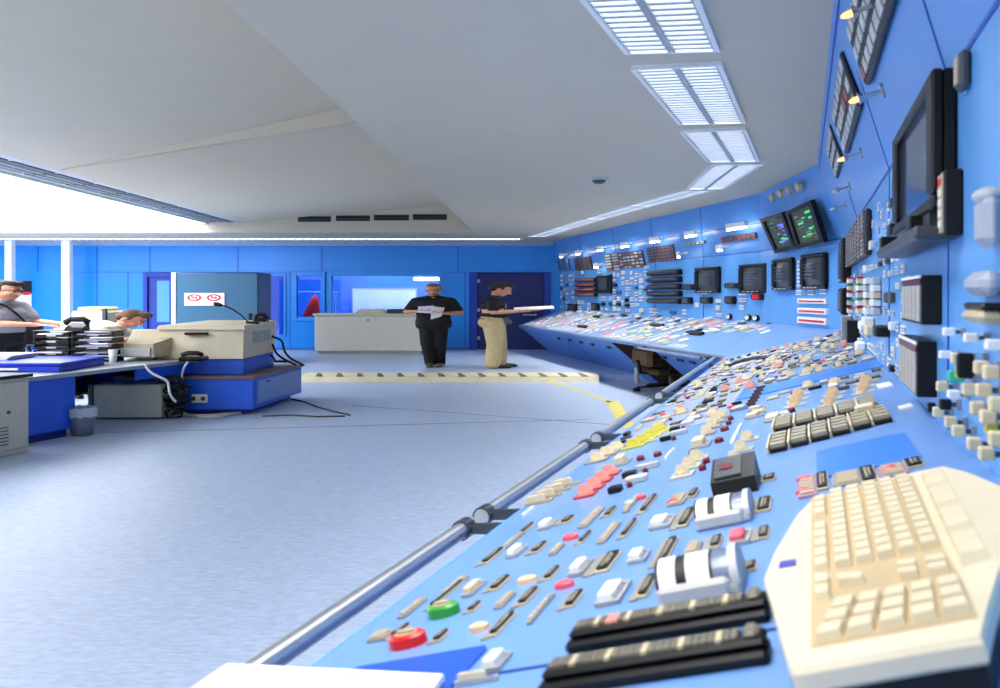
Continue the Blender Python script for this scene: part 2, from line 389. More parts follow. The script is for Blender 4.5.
# long strip light in the back soffit
sl = thing('strip_light', 'long thin strip light in the soffit along the blue back wall', 'ceiling light', (-8, 25.3, 3.15))
part('strip_tube', MB().b2((px_x(-20, 25.3), 25.2, 3.13), (px_x(520, 25.3), 25.55, 3.149)), FL_SOFT, sl)
m = MB()
for k in range(70):
    x = px_x(-20, 25.3) + k * .21; m.b2((x, 25.15, 3.1), (x + .03, 25.6, 3.13))
part('strip_louvre', m, LOUVRE, sl)

# louvred fixtures along the console run
def fixture(NL, NR, FR, FL, label):
    c = (V(NL) + V(NR) + V(FR) + V(FL)) / 4
    t = thing('louvre_light', label, 'ceiling light', (c.x, c.y, ZT), 'louvred fixtures over the consoles')
    NL, NR, FR, FL = (V((p[0], p[1], 0)) for p in (NL, NR, FR, FL))
    def P(s, r, z): p = NL.lerp(NR, s).lerp(FL.lerp(FR, s), r); return V((p.x, p.y, ZT + z))
    def blk(m, s0, s1, r0, r1, z0, z1):
        m.hexa([P(s0, r0, z0), P(s1, r0, z0), P(s1, r1, z0), P(s0, r1, z0)], [P(s0, r0, z1), P(s1, r0, z1), P(s1, r1, z1), P(s0, r1, z1)]); return m
    L = (FL - NL).length; e = .03 / L
    f = MB()
    blk(f, 0, .05, 0, 1, -.03, 0); blk(f, .95, 1, 0, 1, -.03, 0); blk(f, .05, .95, 0, e, -.03, 0); blk(f, .05, .95, 1 - e, 1, -.03, 0)
    part('frame', f, WHITE, t)
    part('spine', blk(MB(), .48, .52, e, 1 - e, -.03, 0), LOUVRE, t)
    for s0 in (.06, .53):
        part('tube_tray', blk(MB(), s0, s0 + .41, e, 1 - e, -.006, 0), FL_TUBE, t)
        m = MB(); n = 22; blk(m, s0, s0 + .012, e, 1 - e, -.026, -.008); blk(m, s0 + .398, s0 + .41, e, 1 - e, -.026, -.008)
        for k in range(1, n): r = k / n; blk(m, s0, s0 + .41, r - .008, r + .008, -.028, -.008)
        part('louvre', m, LOUVRE, t)
    ld = bpy.data.lights.new('fixture_light', 'AREA'); ld.shape = 'RECTANGLE'; ld.size = .55; ld.size_y = L; ld.energy = FIXW; ld.spread = radians(115); ld.color = (1, .98, .95)
    lo = bpy.data.objects.new('fixture_light', ld); COL.objects.link(lo); lo.parent = t
    lo.matrix_basis = T(0, 0, -.036) @ RZ(math.atan2((FL - NL).y, (FL - NL).x) - pi / 2)
def nearfix(y0, y1, label):
    a = nearP(-1.16, y0, 0); b = nearP(-.55, y0 - .12, 0); c = nearP(-.53, y1 - .06, 0); d = nearP(-1.12, y1, 0); fixture(a, b, c, d, label)
nearfix(1.3, 3.35, 'louvred twin fixture over the console, nearest and mostly above the frame')
nearfix(3.72, 5.82, 'louvred twin ceiling fixture cut off by the top of the photo')
nearfix(6.2, 8.22, 'large louvred twin ceiling fixture, second along the near console')
nearfix(8.6, 10.55, 'louvred twin ceiling fixture just before the bend of the row')
fixture((2.4, 10.78), (2.98, 10.72), (3.12, 13.2), (2.6, 13.25), 'louvred ceiling fixture in the bend of the row')
fixture((2.6, 13.4), (3.02, 13.42), (2.54, 15.7), (2.13, 15.68), 'louvred ceiling fixture just beyond the bend, above the far console')
fixture((2.11, 15.8), (2.52, 15.82), (2.06, 18.4), (1.66, 18.36), 'louvred ceiling fixture second beyond the bend, over the far console')
fixture((1.64, 18.5), (2.04, 18.52), (1.6, 21.2), (1.18, 21.16), 'louvred ceiling fixture third beyond the bend, over the far console')
fixture((1.16, 21.3), (1.58, 21.32), (1.2, 24.0), (.7, 24.0), 'louvred ceiling fixture farthest away, closest to the back wall')
nearfix(-1.2, .9, 'louvred twin fixture over the near end of the console, above the camera')
# round ceiling loudspeaker / detector
p = atZ(599, 178, ZT)
t = thing('smoke_detector', 'small round grey smoke detector on the grey ceiling', 'detector', p)
part('base', MB().cyl((p.x, p.y, ZT - .03), (p.x, p.y, ZT), .13, .15, 20), LTGREY, t)
part('sensor_cap', MB().sph((p.x, p.y, ZT - .03), (.09, .09, .05)), DKGREY, t)

# low step edge with grip notches
a, b = px_x(303, 18.2), px_x(598, 18.2)
t = thing('step_edge', 'cream step nosing with dark notches along the raised floor', 'step', ((a + b) / 2, 18.1, 0))
m = MB(); m.add([(x, y, z) for x in (a, b) for y, z in ((17.95, 0), (18.0, .115), (18.35, .135), (18.75, .124), (18.75, .12), (18.2, .12), (18.2, 0))],
    [tuple(range(7)), tuple(range(7, 14))[::-1]] + [(k, (k + 1) % 7, 7 + (k + 1) % 7, 7 + k) for k in range(7)])
part('nosing', m, mat('step cream', (238, 228, 190), .5, var=.05), t)
for k in range(14):
    x = px_x(318 + 20.2 * k, 18.2)
    part('grip_notch', MB().hexa([(x, 17.99, .105), (x + .13, 17.99, .105), (x + .02, 18.42, .128), (x - .05, 18.42, .128)], [(x, 17.985, .119), (x + .13, 17.985, .119), (x + .02, 18.42, .139), (x - .05, 18.42, .139)]), mat('notch olive', (120, 110, 78), .7), t)
# ================================================================ CONSOLE RUN AND INSTRUMENT PANELS
OCC = {}
def taken(fr, r, pad=.015):
    for q in OCC.get(fr, ()):
        if r[0] < q[2] + pad and r[2] > q[0] - pad and r[1] < q[3] + pad and r[3] > q[1] - pad: return True
    return False
def occ(fr, r): OCC.setdefault(fr, []).append(r)
CACHE = {}
def unit(kind, *mats):
    k = (kind,) + tuple(m.name for m in mats)
    if k in CACHE: return CACHE[k]
    m = MB(); lo, hi = (0, 0, 0), (1, 1, 1)
    if kind == 'label':          # black plate in a pale holder, two engraved lines
        m.b2((0, 0, 0), (1, 1, .55), 1, b=.06); m.b2((.1, .06, .5), (.9, .94, 1), 0, b=.05)
        if len(mats) > 2: m.b2((-.75, -.06, 0), (0, 1.02, .35), 2, b=.04)
        m.b2((.35, .16, 1), (.45, .84, 1.03), 1); m.b2((.58, .25, 1), (.66, .75, 1.03), 1)
    elif kind == 'plate':        # instrument plate with small ribs
        m.b2(lo, (1, 1, .6), 0, b=.05)
        for k2 in range(6): m.b2((.15, .08 + .15 * k2, .6), (.85, .17 + .15 * k2, 1), 1, b=.03)
    elif kind == 'bezel':
        m.b2((0, 0, 0), (1, 1, .35), 0, b=.06)
        for a, b in (((0, 0), (.1, 1)), ((.9, 0), (1, 1)), ((.1, 0), (.9, .12)), ((.1, .88), (.9, 1))): m.b2((*a, .35), (*b, 1), 0, b=.03)
    elif kind == 'block': m.b2(lo, hi, 0, b=.12)
    elif kind == 'flat': m.b2(lo, hi, 0, b=.03)
    elif kind == 'knob':         # pistol-grip switch: skirt and pointed wedge
        m.cyl((.5, .5, 0), (.5, .5, .35), .5, .45, 16)
        m.add([(.1, .25, .3), (.9, .25, .3), (1.0, .6, .3), (.5, 1.05, .3), (.0, .6, .3), (.25, .35, 1), (.75, .35, 1), (.75, .6, 1), (.5, .9, .9), (.25, .6, 1)],
              [(0, 1, 2, 3, 4), (5, 6, 7, 8, 9)] + [(k, (k + 1) % 5, 5 + (k + 1) % 5, 5 + k) for k in range(5)])
    elif kind == 'dome':
        m.cyl((.5, .5, 0), (.5, .5, .5), .5, .48, 16); m.sph((.5, .5, .5), (.48, .48, .5), 0, None, 16, 5, 0, 1)
    elif kind == 'puck':
        m.cyl((.5, .5, 0), (.5, .5, .8), .5, .5, 28); m.cyl((.5, .5, .8), (.5, .5, 1), .5, .42, 28); m.cyl((.5, .5, 1), (.5, .5, 1.04), .3, .3, 20, 1)
        m.b2((.25, .42, 1.04), (.75, .58, 1.3), 1, b=.05)
    elif kind == 'toggle':
        m.cyl((.5, .5, 0), (.5, .5, .3), .5, .4, 10); m.cyl((.5, .5, .3), (.5, .75, 1), .16, .24, 8)
    elif kind == 'slats':        # louvred key module
        m.b2((0, 0, 0), (1, 1, .5), 1, b=.03)
        for k2 in range(4): m.b2((.05, .06 + .24 * k2, .5), (.95, .2 + .24 * k2, 1), 0, b=.03)
    elif kind == 'meter':        # edgewise meter: frame, pale scale, pointer
        m.b2(lo, (1, 1, .6), 0, b=.05); m.b2((.12, .1, .6), (.88, .9, .8), 1); m.b2((.2, .45, .8), (.8, .52, 1), 2)
    elif kind == 'gauge':
        m.cyl((.5, .5, 0), (.5, .5, 1), .5, .46, 18); m.cyl((.5, .5, 1), (.5, .5, 1.05), .36, .36, 18, 1); m.b2((.47, .5, 1.05), (.53, .8, 1.12), 0)
    elif kind == 'bars':
        for k2 in range(3): m.b2((0, .05 + .34 * k2, 0), (1, .25 + .34 * k2, 1), k2 % len(mats), b=.04)
    CACHE[k] = m.mesh(kind, mats); return CACHE[k]
def dev(par, fr, r, name, me, h, z0=0.0, label=None):
    occ(fr, r)
    return link(name, me, par, fr.at(r[0], r[1], z0, r[2] - r[0], r[3] - r[1], h), label)
def sub(par, fr, r, name, me, h, z0=0.0, label=None):
    return link(name, me, par, fr.at(r[0], r[1], z0, r[2] - r[0], r[3] - r[1], h), label)
def inset(r, a, b, c, d): X, Y = r[2] - r[0], r[3] - r[1]; return (r[0] + a * X, r[1] + b * Y, r[0] + c * X, r[1] + d * Y)

def sheet(q, th, n):      # a panel of thickness th behind the quad q (n points to the room)
    return MB().hexa([V(p) for p in q], [V(p) - n * th for p in q])
def joint(a, b, n, wd, th=.004):
    a, b = V(a), V(b); s = (b - a).normalized().cross(n) * wd
    return MB().hexa([a - s, b - s, b + s, a + s], [p + n * th for p in (a - s, b - s, b + s, a + s)])

# ---------------------------------------------------------------- near desk
Dn = thing('control_desk', 'long sloping blue control desk in the foreground, crowded with switches', 'control desk', nearP(-.3, 4, 0))
LIP = V((0, 0, -.06))
def desktop(par, pts):
    n = len(pts); m = MB(); m.add([V(p) for p in pts] + [V(p) + LIP for p in pts], [tuple(range(n)), tuple(range(n, 2 * n))[::-1]] + [(k, (k + 1) % n, n + (k + 1) % n, n + k) for k in range(n)])
    return part('desk_top', m, BLUE_DESK, par)
desktop(Dn, [FN, BN, B2, F1])
def apron(par, fa, fb, inn, name='apron', z0=0.0, label=None):
    p0, p1 = V(fa) + LIP, V(fb) + LIP; q0 = V((fa.x, fa.y, z0)) + inn; q1 = V((fb.x, fb.y, z0)) + inn
    n = (p1 - p0).cross(q0 - p0).normalized()
    return part(name, MB().hexa([p0, p1, q1, q0], [p - inn.normalized() * -.03 for p in (p0, p1, q1, q0)]), BLUE_APRON, par)
apron(Dn, FN + V((.03, 0, 0)), F1 + V((.03, 0, 0)), V((aN.x, aN.y, 0)) * .9)
part('edge_trim', MB().tube([FN + V((0, 0, -.02)), F1 + V((0, 0, -.02))], .022, 8), mat('edge trim blue', (90, 150, 230), .35), Dn)
# seam across the top
def uw(x, y): return DESK_N.px(x, y)
# cover plates
def cover(par, fr, r, m, name='cover_plate', h=.006): return dev(par, fr, r, name, unit('flat', m), h)
cover(Dn, DESK_N, DESK_N.rect(818, 480, 905, 434), BLUE_COVER)
band = DESK_N.rect(744, 391, 886, 366); cover(Dn, DESK_N, band, BLUE_COVER)
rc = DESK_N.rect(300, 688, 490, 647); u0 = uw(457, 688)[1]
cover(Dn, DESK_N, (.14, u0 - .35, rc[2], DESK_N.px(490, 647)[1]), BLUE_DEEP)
u0 = DESK_N.px(478, 677)[1]
dev(Dn, DESK_N, (uw(478, 677)[0], u0 - .004, 1.5, u0 + .004), 'panel_joint', unit('flat', mat('joint navy', (24, 60, 140), .5)), .003)

def LAB(x0, y0, x1, y1, fr=DESK_N, par=None, h=.012): return dev(par or Dn, fr, fr.rect(x0, y0, x1, y1), 'label_plate', unit('label', BLACK, BEIGE_D, GREY), h)
def PLT(x0, y0, x1, y1, m=GREY, m2=BEIGE_D, fr=DESK_N, par=None, h=.012): return dev(par or Dn, fr, fr.rect(x0, y0, x1, y1), 'switch_plate', unit('plate', m, m2), h)
def BTN(x0, y0, x1, y1, c=CREAM, fr=DESK_N, par=None, h=.018, bz=mat('pale bezel', (170, 172, 172), .5, var=.1)):
    r = fr.rect(x0, y0, x1, y1); b = dev(par or Dn, fr, r, 'button_bezel', unit('bezel', bz), .01)
    sub(b, fr, inset(r, .1, .12, .74, .85), 'push_button', unit('block', c), h, .004); return b
def LENS(cx, cy, rx, c, fr=DESK_N, par=None, asp=1.0, h=.016):
    x, y = fr.px(cx, cy); k = rx * EYE_DIST(fr, x, y) / FPX
    return dev(par or Dn, fr, (x - k, y - k * asp, x + k, y + k * asp), 'indicator_lens', unit('dome', c), h)
def EYE_DIST(fr, x, y): return fr.w(x, y).y
def KNOB(cx, cy, wpx, c, fr=DESK_N, par=None, plate=GREY, pw=1.55, pl=1.7, h=.034, lab=None):
    x, y = fr.px(cx, cy); k = wpx * EYE_DIST(fr, x, y) / FPX / 2; l = k * 1.1
    r = (x - k * pw, y - l * pl, x + k * pw, y + l * pl)
    p = dev(par or Dn, fr, r, 'rotary_switch', unit('flat', plate), .008)
    sub(p, fr, (x - k, y - l, x + k, y + l), 'switch_knob', unit('knob', c), h, .008); return p
# black name plates
for q in ((390, 640, 412, 626), (432.5, 644, 451, 632.5), (467, 614, 483, 604), (428, 610, 466, 581), (489, 592.5, 512.5, 577), (488, 639, 517, 615),
          (480, 566, 506, 549), (519, 535, 536, 524), (560, 525, 576, 517), (530, 555, 549, 543), (578, 545, 593, 532.5), (604, 518, 618, 508),
          (620, 539, 639, 520), (594, 575, 623, 552), (543, 582, 562, 568), (517, 607.5, 541, 589), (564, 610, 586, 592), (498, 628, 517, 614),
          (639, 514.6, 659, 495), (688, 499, 700, 490), (762, 483, 777, 475), (756, 514, 773, 498), (709.6, 550, 724, 537), (758, 541, 771, 528),
          (742, 574, 758.5, 563.5), (677, 529, 697, 508.5), (656, 566.5, 680, 538), (637, 600, 659, 576), (817, 492, 828, 473), (862, 485, 874, 467), (907, 470, 921, 459)):
    LAB(*q)
# ribbed plates
for q in ((366, 644, 395, 632), (397, 620, 428, 600), (493, 611, 517, 594), (448, 596, 462, 579), (507, 549, 521, 534), (526, 626, 556, 596), (548, 557, 566, 545),
          (577, 530, 606, 508), (596, 545.6, 622, 523), (622, 514, 642, 496), (683, 558, 703.5, 543), (666, 508, 690, 494), (834, 489, 862, 471)):
    PLT(*q)
for q in ((798, 500, 817, 476), (880, 480, 905, 464)): PLT(*q, m=mat('rose plate', (170, 130, 150), .5))
# cream and white push buttons
for q in ((461, 599, 488, 583), (536, 532, 559, 521), (505, 560, 529, 547), (567, 579, 595, 561), (594, 609, 633, 583), (627, 566, 652, 552), (648, 532, 677, 517), (480, 675, 514, 655), (455, 688, 500, 679)):
    BTN(*q, c=WHITE if q[0] > 470 else CREAM)
BTN(728, 548, 753, 532, c=PINK)
LENS(480, 630, 11, ORANGE, asp=.8); LENS(528, 582, 11, ORANGE, asp=.8); LENS(571, 539, 9, PINK, asp=.9); LENS(565, 587, 11, PINK, asp=.9)
LENS(674, 504, 7, RED); LENS(641, 499, 6, PINK); LENS(630, 505, 6, mat('pale green lens', (176, 210, 166), .4)); LENS(805, 481, 8, PINK); LENS(804, 494, 8, PINK); LENS(891, 471, 8, PINK)
# the red and the green round knobs
def PUCK(cx, cy, rx, c, nm):
    x, y = uw(cx, cy); k = rx * EYE_DIST(DESK_N, x, y) / FPX
    return dev(Dn, DESK_N, (x - k, y - k * .8, x + k, y + k * .8), nm, unit('puck', c, BEIGE_D), .026)
PUCK(409, 645, 20, RED, 'stop_button'); PUCK(444.6, 615, 17, GREEN, 'start_button')
# drum recorders and the black recorder box
def drum(x0, y0, x1, y1, hz):
    r = DESK_N.rect(x0, y0, x1, y1); occ(DESK_N, r); X, Y = r[2] - r[0], r[3] - r[1]
    M = DESK_N.at(r[0], r[1]); b = part('drum_recorder', MB().b2((0, 0, 0), (X, Y, .022), b=.006).b2((0, -.01, 0), (X * .88, .014, .036), b=.008), mat('recorder base', (196, 192, 184), .5), Dn, M)
    def arch(xa, xb, mi, rr=1.0, m=None):
        m = m or MB(); n = 14; vs = []
        for xx in (xa, xb):
            for k in range(n + 1): t = pi * k / n; vs.append((xx * X, Y * (.5 - .46 * rr * cos(t)), .02 + hz * rr * sin(t)))
        m.add(vs, [(k, k + 1, n + 2 + k, n + 1 + k) for k in range(n)], mi, True); m.add(vs[:n + 1], [tuple(range(n + 1))], mi); m.add(vs[n + 1:], [tuple(range(n + 1))[::-1]], mi)
        m.add([vs[0], vs[n], vs[2 * n + 1], vs[n + 1]], [(0, 1, 2, 3)], mi); return m
    link('paper_band', arch(.04, .25, 0).mesh('paper_band', [PAPER]), b, M); link('paper_band', arch(.38, .66, 0).mesh('paper_band', [PAPER]), b, M)
    link('drum_core', arch(0, .7, 0, .985).mesh('drum_core', [BLACK]), b, M)
    link('glass_cover', arch(.7, .9, 0, .97).mesh('glass_cover', [mat('smoky blue glass', (110, 124, 150), .12)]), b, M)
    link('end_ring', arch(.9, 1, 0, 1.08).mesh('end_ring', [LTGREY]), b, M)
drum(697, 532, 756, 506, .04); drum(660, 608, 748, 572, .052)
r = DESK_N.rect(714, 500, 762, 478); occ(DESK_N, r); X, Y = r[2] - r[0], r[3] - r[1]
m = MB(); m.add([(0, 0, 0), (X, 0, 0), (X, Y, 0), (0, Y, 0), (.0, .01, .045), (X, .01, .045), (X, Y, .085), (0, Y, .085)], [(3, 2, 1, 0), (4, 5, 6, 7), (0, 1, 5, 4), (1, 2, 6, 5), (2, 3, 7, 6), (3, 0, 4, 7)])
b = part('recorder_box', m, BLACK, Dn, DESK_N.at(r[0], r[1]))
link('recorder_face', MB().hexa([(X * .08, .03, .051), (X * .7, .03, .051), (X * .7, Y * .9, .083), (X * .08, Y * .9, .083)], [(X * .08, .03, .056), (X * .7, .03, .056), (X * .7, Y * .9, .088), (X * .08, Y * .9, .088)]).mesh('recorder_face', [mat('charcoal face', (66, 68, 76), .3)]), b, DESK_N.at(r[0], r[1]))
link('recorder_mark', MB().hexa([(X * .2, Y * .4, .068), (X * .5, Y * .4, .068), (X * .5, Y * .6, .075), (X * .2, Y * .6, .075)], [(X * .2, Y * .4, .07), (X * .5, Y * .4, .07), (X * .5, Y * .6, .077), (X * .2, Y * .6, .077)]).mesh('recorder_mark', [MAROON]), b, DESK_N.at(r[0], r[1]))
# two long black slide strips with tiled tops
for n, (x0, y0, x1, y1) in enumerate(((566, 656, 772, 614), (538, 700, 772, 652))):
    r = DESK_N.rect(x0, y0, x1, y1); r = (r[0], r[1], r[2], r[1] + .076); occ(DESK_N, r); X, Y = r[2] - r[0], r[3] - r[1]; M = DESK_N.at(r[0], r[1])
    b = part('slide_strip', MB().b2((0, 0, 0), (X, Y, .02), b=.006).b2((X * .02, Y * .2, .02), (X, Y, .034), b=.006), BLACK, Dn, M)
    m = MB(); k = 26
    for i in range(k): m.b2((X * (.05 + .84 * i / k), Y * .34, .034), (X * (.05 + .84 * (i + .86) / k), Y * .9, .039), (1 if n == 0 and i in (5, 6) else 2 if i % 5 == 3 else 0))
    link('strip_tiles', m.mesh('strip_tiles', [mat('olive tile', (112, 106, 88), .4, var=.2), SALMON, BEIGE_D]), b, M)
    link('strip_slider', MB().b2((X * .91, Y * .3, .032), (X * .975, Y * .9, .045), b=.006).mesh('strip_slider', [mat('olive tile', (112, 106, 88), .4, var=.2)]), b, M)
# clusters in the middle of the desk
for k in range(4):
    x, y = 538 + 9 * k, 503 - 5.6 * k; BTN(x - 13, y + 4, x + 16, y - 3.4, c=CREAM, bz=BEIGE_D, h=.03)
r = DESK_N.rect(522, 517, 535, 508); dev(Dn, DESK_N, r, 'white_tag', unit('flat', WHITE), .01)
for x, y in ((586, 496), (594, 489), (602, 482), (610, 475)): KNOB(x, y, 17, SALMON, plate=mat('red switch plate', (196, 66, 58), .45), pw=1.25, pl=1.3)
for x, y in ((598, 461), (607, 455), (617, 449.5)): KNOB(x, y, 15, CREAM)
for x, y in ((634, 447), (643, 442.5), (651, 437.5), (660, 432)): KNOB(x, y, 15, YELLOW, plate=mat('yellow grey plate', (190, 188, 90), .5))
for x, y in ((683, 476.5), (690, 468), (697, 460.5)): KNOB(x, y, 15, CREAM, plate=GREEN_GREY)
for x, y in ((735, 463), (742, 451.5), (748, 441)): KNOB(x, y, 14, CREAM, plate=GREEN_GREY, pw=1.7, pl=1.2)
for x, y in ((707, 434.5), (712, 428), (716, 423), (721, 418)): KNOB(x, y, 12, CREAM)
for q in ((613, 468, 633, 459), (690, 451, 713, 441)): BTN(*q, c=CREAM, h=.035)
for x, y, k in ((641, 460, 4.2), (658, 456, 4.4), (719.5, 442, 4.8), (725, 430.6, 4.6), (731, 420, 3), (729, 424.5, 3), (707, 463, 3.8), (703, 470, 4), (692, 455, 3), (792, 412, 4), (630, 487, 3), (646, 473, 3), (674, 440, 2.5), (684, 430, 2.2), (671, 421, 2)):
    LENS(x, y, k, MAROON, asp=1.5, h=.022)
for q in ((664, 460, 676, 449), (729, 445, 744, 425)): r = DESK_N.rect(*q); dev(Dn, DESK_N, (r[0] + (r[2] - r[0]) * .2, r[1], r[2] - (r[2] - r[0]) * .2, r[3]), 'white_strip', unit('flat', WHITE), .01)
def BAR(q, c, h=.022): r = DESK_N.rect(*q); dev(Dn, DESK_N, r, 'bar_key', unit('block', c), h)
for q, c in (((608, 495, 624, 489), BLACK), ((624, 486, 650, 477), LTGREY), ((622, 480, 638, 474), BLACK), ((636, 472, 661, 465), LTGREY), ((669.6, 433, 681, 429), BLACK), ((681, 427.5, 695.5, 422), LTGREY),
             ((670, 437, 688.5, 431.5), LTGREY), ((660, 442.5, 672, 439), BLACK), ((623, 438, 632, 434), BLACK)): BAR(q, c)
for q in ((634, 432.5, 645, 426.5), (660, 426, 671, 420.5), (688, 419.5, 700, 414.5), (672, 412.5, 684, 408.5)): BTN(*q, c=CREAM)
for k in range(6): y = 407 - 3.3 * k; BAR((746.5 + 2 * k, y, 756 + 2 * k, y - 2.2), mat('brown bar', (92, 62, 50), .5))
for q in ((748, 412.5, 766, 407), (745, 420.5, 763.6, 414)): BTN(*q, c=CREAM)
BTN(764, 424, 785, 413.5, c=BEIGE)
# two runs of slatted keys
def run(x0, y0, x1, y1, n, wd):
    a, b = V(uw(x0, y0)), V(uw(x1, y1)); L = b.x - a.x
    for k in range(n):
        xa = a.x + L * k / n; ya = a.y + (b.y - a.y) * k / n
        r = (xa + L / n * .16, ya, xa + L / n * .98, ya + wd); p = dev(Dn, DESK_N, r, 'slatted_key', unit('slats', mat('key slat', (176, 168, 146), .45), BLACK), .03)
        sub(p, DESK_N, (xa + L / n * .02, ya, xa + L / n * .14, ya + wd), 'key_divider', unit('block', CREAM), .028)
y_ = uw(773, 434); y2 = uw(773, 424)
run(772, 434, 880, 408, 5, y2[1] - y_[1]); run(767, 455, 893, 421, 6, uw(767, 441)[1] - uw(767, 455)[1])
BTN(855, 421, 884, 411.5, c=BEIGE, h=.045); r = DESK_N.rect(842, 424.5, 853, 419); dev(Dn, DESK_N, r, 'white_tag', unit('flat', WHITE), .012)
for cx, cy, n in ((797, 404, 3), (832, 403, 3), (865, 391, 3)):
    for k in range(n): KNOB(cx - 2 + 2 * k, cy - 5.4 * k + 3, 12, mat('tan knob', (226, 190, 140), .45), plate=GREEN_GREY, pw=1.9, pl=1.1)
for q in ((900, 411, 911, 405), (879, 390, 890, 383), (780, 416, 790, 411)): r = DESK_N.rect(*q); dev(Dn, DESK_N, r, 'white_tag', unit('flat', WHITE), .008)
# raised curved lip near the mitre
m = MB(); pts = [DESK_N.w(*DESK_N.px(x, y), .03) for x, y in ((727, 369), (736, 365.5), (746, 363), (757, 361.5), (766, 361))]
part('curved_lip', m.tube(pts, .022, 8), STEEL_D, Dn)
part('curved_lip', MB().tube([p + V((.02, -.16, -.01)) for p in pts], .022, 8), LTGREY, Dn)
for w0, w1, ua, ub in ((.06, .36, 5.0, 11.2), (.42, .62, 5.3, 11.0), (.68, .9, 7.6, 10.4)):
    link('switch_field', unit('flat', mat('switch field grey blue', (150, 166, 202), .4)), Dn, DESK_N.at(w0, ua, 0, w1 - w0, ub - ua, .004))
# far half of the near desk: dense rows
rnd = random.Random(3)
cnt = {'lp': 0, 'sp': 0, 'bt': 0, 'kn': 0, 'ln': 0, 'bk': 0}
u = 5.0
while u < 12.6:
    w0 = .05
    while w0 < 1.4:
        du, dw = .15, rnd.choice((.06, .075, .09)); r = (w0, u, w0 + dw, u + du * rnd.uniform(.55, .95))
        P1 = DESK_N.w(r[2], r[3]); inside = P1.x < F1.x + (B2.x - F1.x) * (F1.y - P1.y) / (F1.y - B2.y) - .03 if P1.y > B2.y else True
        if not taken(DESK_N, r) and inside and rnd.random() < .88:
            t = rnd.random()
            if t < .24 and cnt['lp'] < 68: dev(Dn, DESK_N, r, 'label_plate', unit('label', BLACK, BEIGE_D), .012); cnt['lp'] += 1
            elif t < .42 and cnt['sp'] < 70: dev(Dn, DESK_N, r, 'switch_plate', unit('plate', GREY, BEIGE), .012); cnt['sp'] += 1
            elif t < .62 and cnt['bt'] < 68:
                p = dev(Dn, DESK_N, r, 'button_bezel', unit('bezel', GREYBLUE), .016); sub(p, DESK_N, inset(r, .1, .1, .85, .8), 'push_button', unit('block', rnd.choice((CREAM, WHITE, CREAM, BEIGE))), .018, .004); cnt['bt'] += 1
            elif t < .8 and cnt['kn'] < 60:
                p = dev(Dn, DESK_N, r, 'rotary_switch', unit('flat', GREY), .01); sub(p, DESK_N, inset(r, .15, .2, .85, .75), 'switch_knob', unit('knob', rnd.choice((CREAM, CREAM, CREAM, BEIGE, SALMON))), .03, .01); cnt['kn'] += 1
            elif t < .85 and cnt['ln'] < 25: dev(Dn, DESK_N, inset(r, .2, .2, .8, .6), 'indicator_lens', unit('dome', rnd.choice((MAROON, MAROON, PINK, ORANGE))), .022); cnt['ln'] += 1
            elif cnt['bk'] < 70: dev(Dn, DESK_N, inset(r, .1, .25, .9, .6), 'bar_key', unit('block', rnd.choice((BLACK, BLACK, LTGREY, DKGREY))), .016); cnt['bk'] += 1
        w0 += dw + rnd.choice((.015, .02, .05))
    u += .18
# loose key cap and the booklet at the near end
# ---------------------------------------------------------------- far desk
Df = thing('control_desk', 'far wing of the blue control desk below four black monitors', 'control desk', (2.4, 18, 0))
desktop(Df, [F1, B1, B0, F0]); desktop(Df, [F1, B2, B1])
part('edge_trim', MB().tube([F1 + V((0, 0, -.02)), F0 + V((0, 0, -.02))], .025, 8), mat('edge trim grey', (120, 140, 170), .4), Df)
inF = V((aF.x, aF.y, 0)).normalized()
def fpt(y): return V((F1.x + FD * (y - F1.y), y, ZF))
def fy(px):   # where the far front edge passes pixel column px
    k = (px - HX) / FPX; return (F1.x - FD * F1.y) / (k - FD)
yg0, yg1 = fy(611), fy(652)
segs = [(fy(521), fy(565), 'end'), (fy(565), fy(611), 'mid'), (yg1, fy(700), 'near'), (fy(700), F1.y, 'last')]
for a, b, nm in segs:
    apron(Df, fpt(a - .015), fpt(b + .015), inF * .95, 'apron_panel')
# end cheek and knee opening
cheek = MB(); e0 = F0; cheek.hexa([e0 + LIP, B0 + LIP, V((B0.x, B0.y, .12)), V((e0.x, e0.y, .12)) + inF * .95], [p - dF * .04 for p in (e0 + LIP, B0 + LIP, V((B0.x, B0.y, .12)), V((e0.x, e0.y, .12)) + inF * .95)])
part('end_cheek', cheek, BLUE_APRON, Df)
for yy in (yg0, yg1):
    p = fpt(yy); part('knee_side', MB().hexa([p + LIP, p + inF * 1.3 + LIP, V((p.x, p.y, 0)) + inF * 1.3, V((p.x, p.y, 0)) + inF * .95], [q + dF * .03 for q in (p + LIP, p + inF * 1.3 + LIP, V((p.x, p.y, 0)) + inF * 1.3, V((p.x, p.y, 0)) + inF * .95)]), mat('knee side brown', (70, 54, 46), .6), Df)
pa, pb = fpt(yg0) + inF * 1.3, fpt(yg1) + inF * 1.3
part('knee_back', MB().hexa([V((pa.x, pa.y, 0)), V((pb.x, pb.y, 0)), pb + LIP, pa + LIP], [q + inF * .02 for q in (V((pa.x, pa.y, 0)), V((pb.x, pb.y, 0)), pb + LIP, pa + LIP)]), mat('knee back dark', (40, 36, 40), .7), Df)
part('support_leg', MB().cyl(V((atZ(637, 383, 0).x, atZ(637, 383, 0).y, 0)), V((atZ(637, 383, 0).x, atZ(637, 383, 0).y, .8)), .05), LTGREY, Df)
for px in (553, 564, 575, 586, 602, 656, 672, 684, 702):
    p = fpt(fy(px)) + V((0, 0, -.18)) + inF * .12 * 1.1
    part('apron_latch', MB().box((0, 0, 0), (.22, .05, .06), 0, T(p) @ Matrix.Rotation(math.atan2(dF.y, dF.x), 4, 'Z'), b=.02), BLACK, Df)
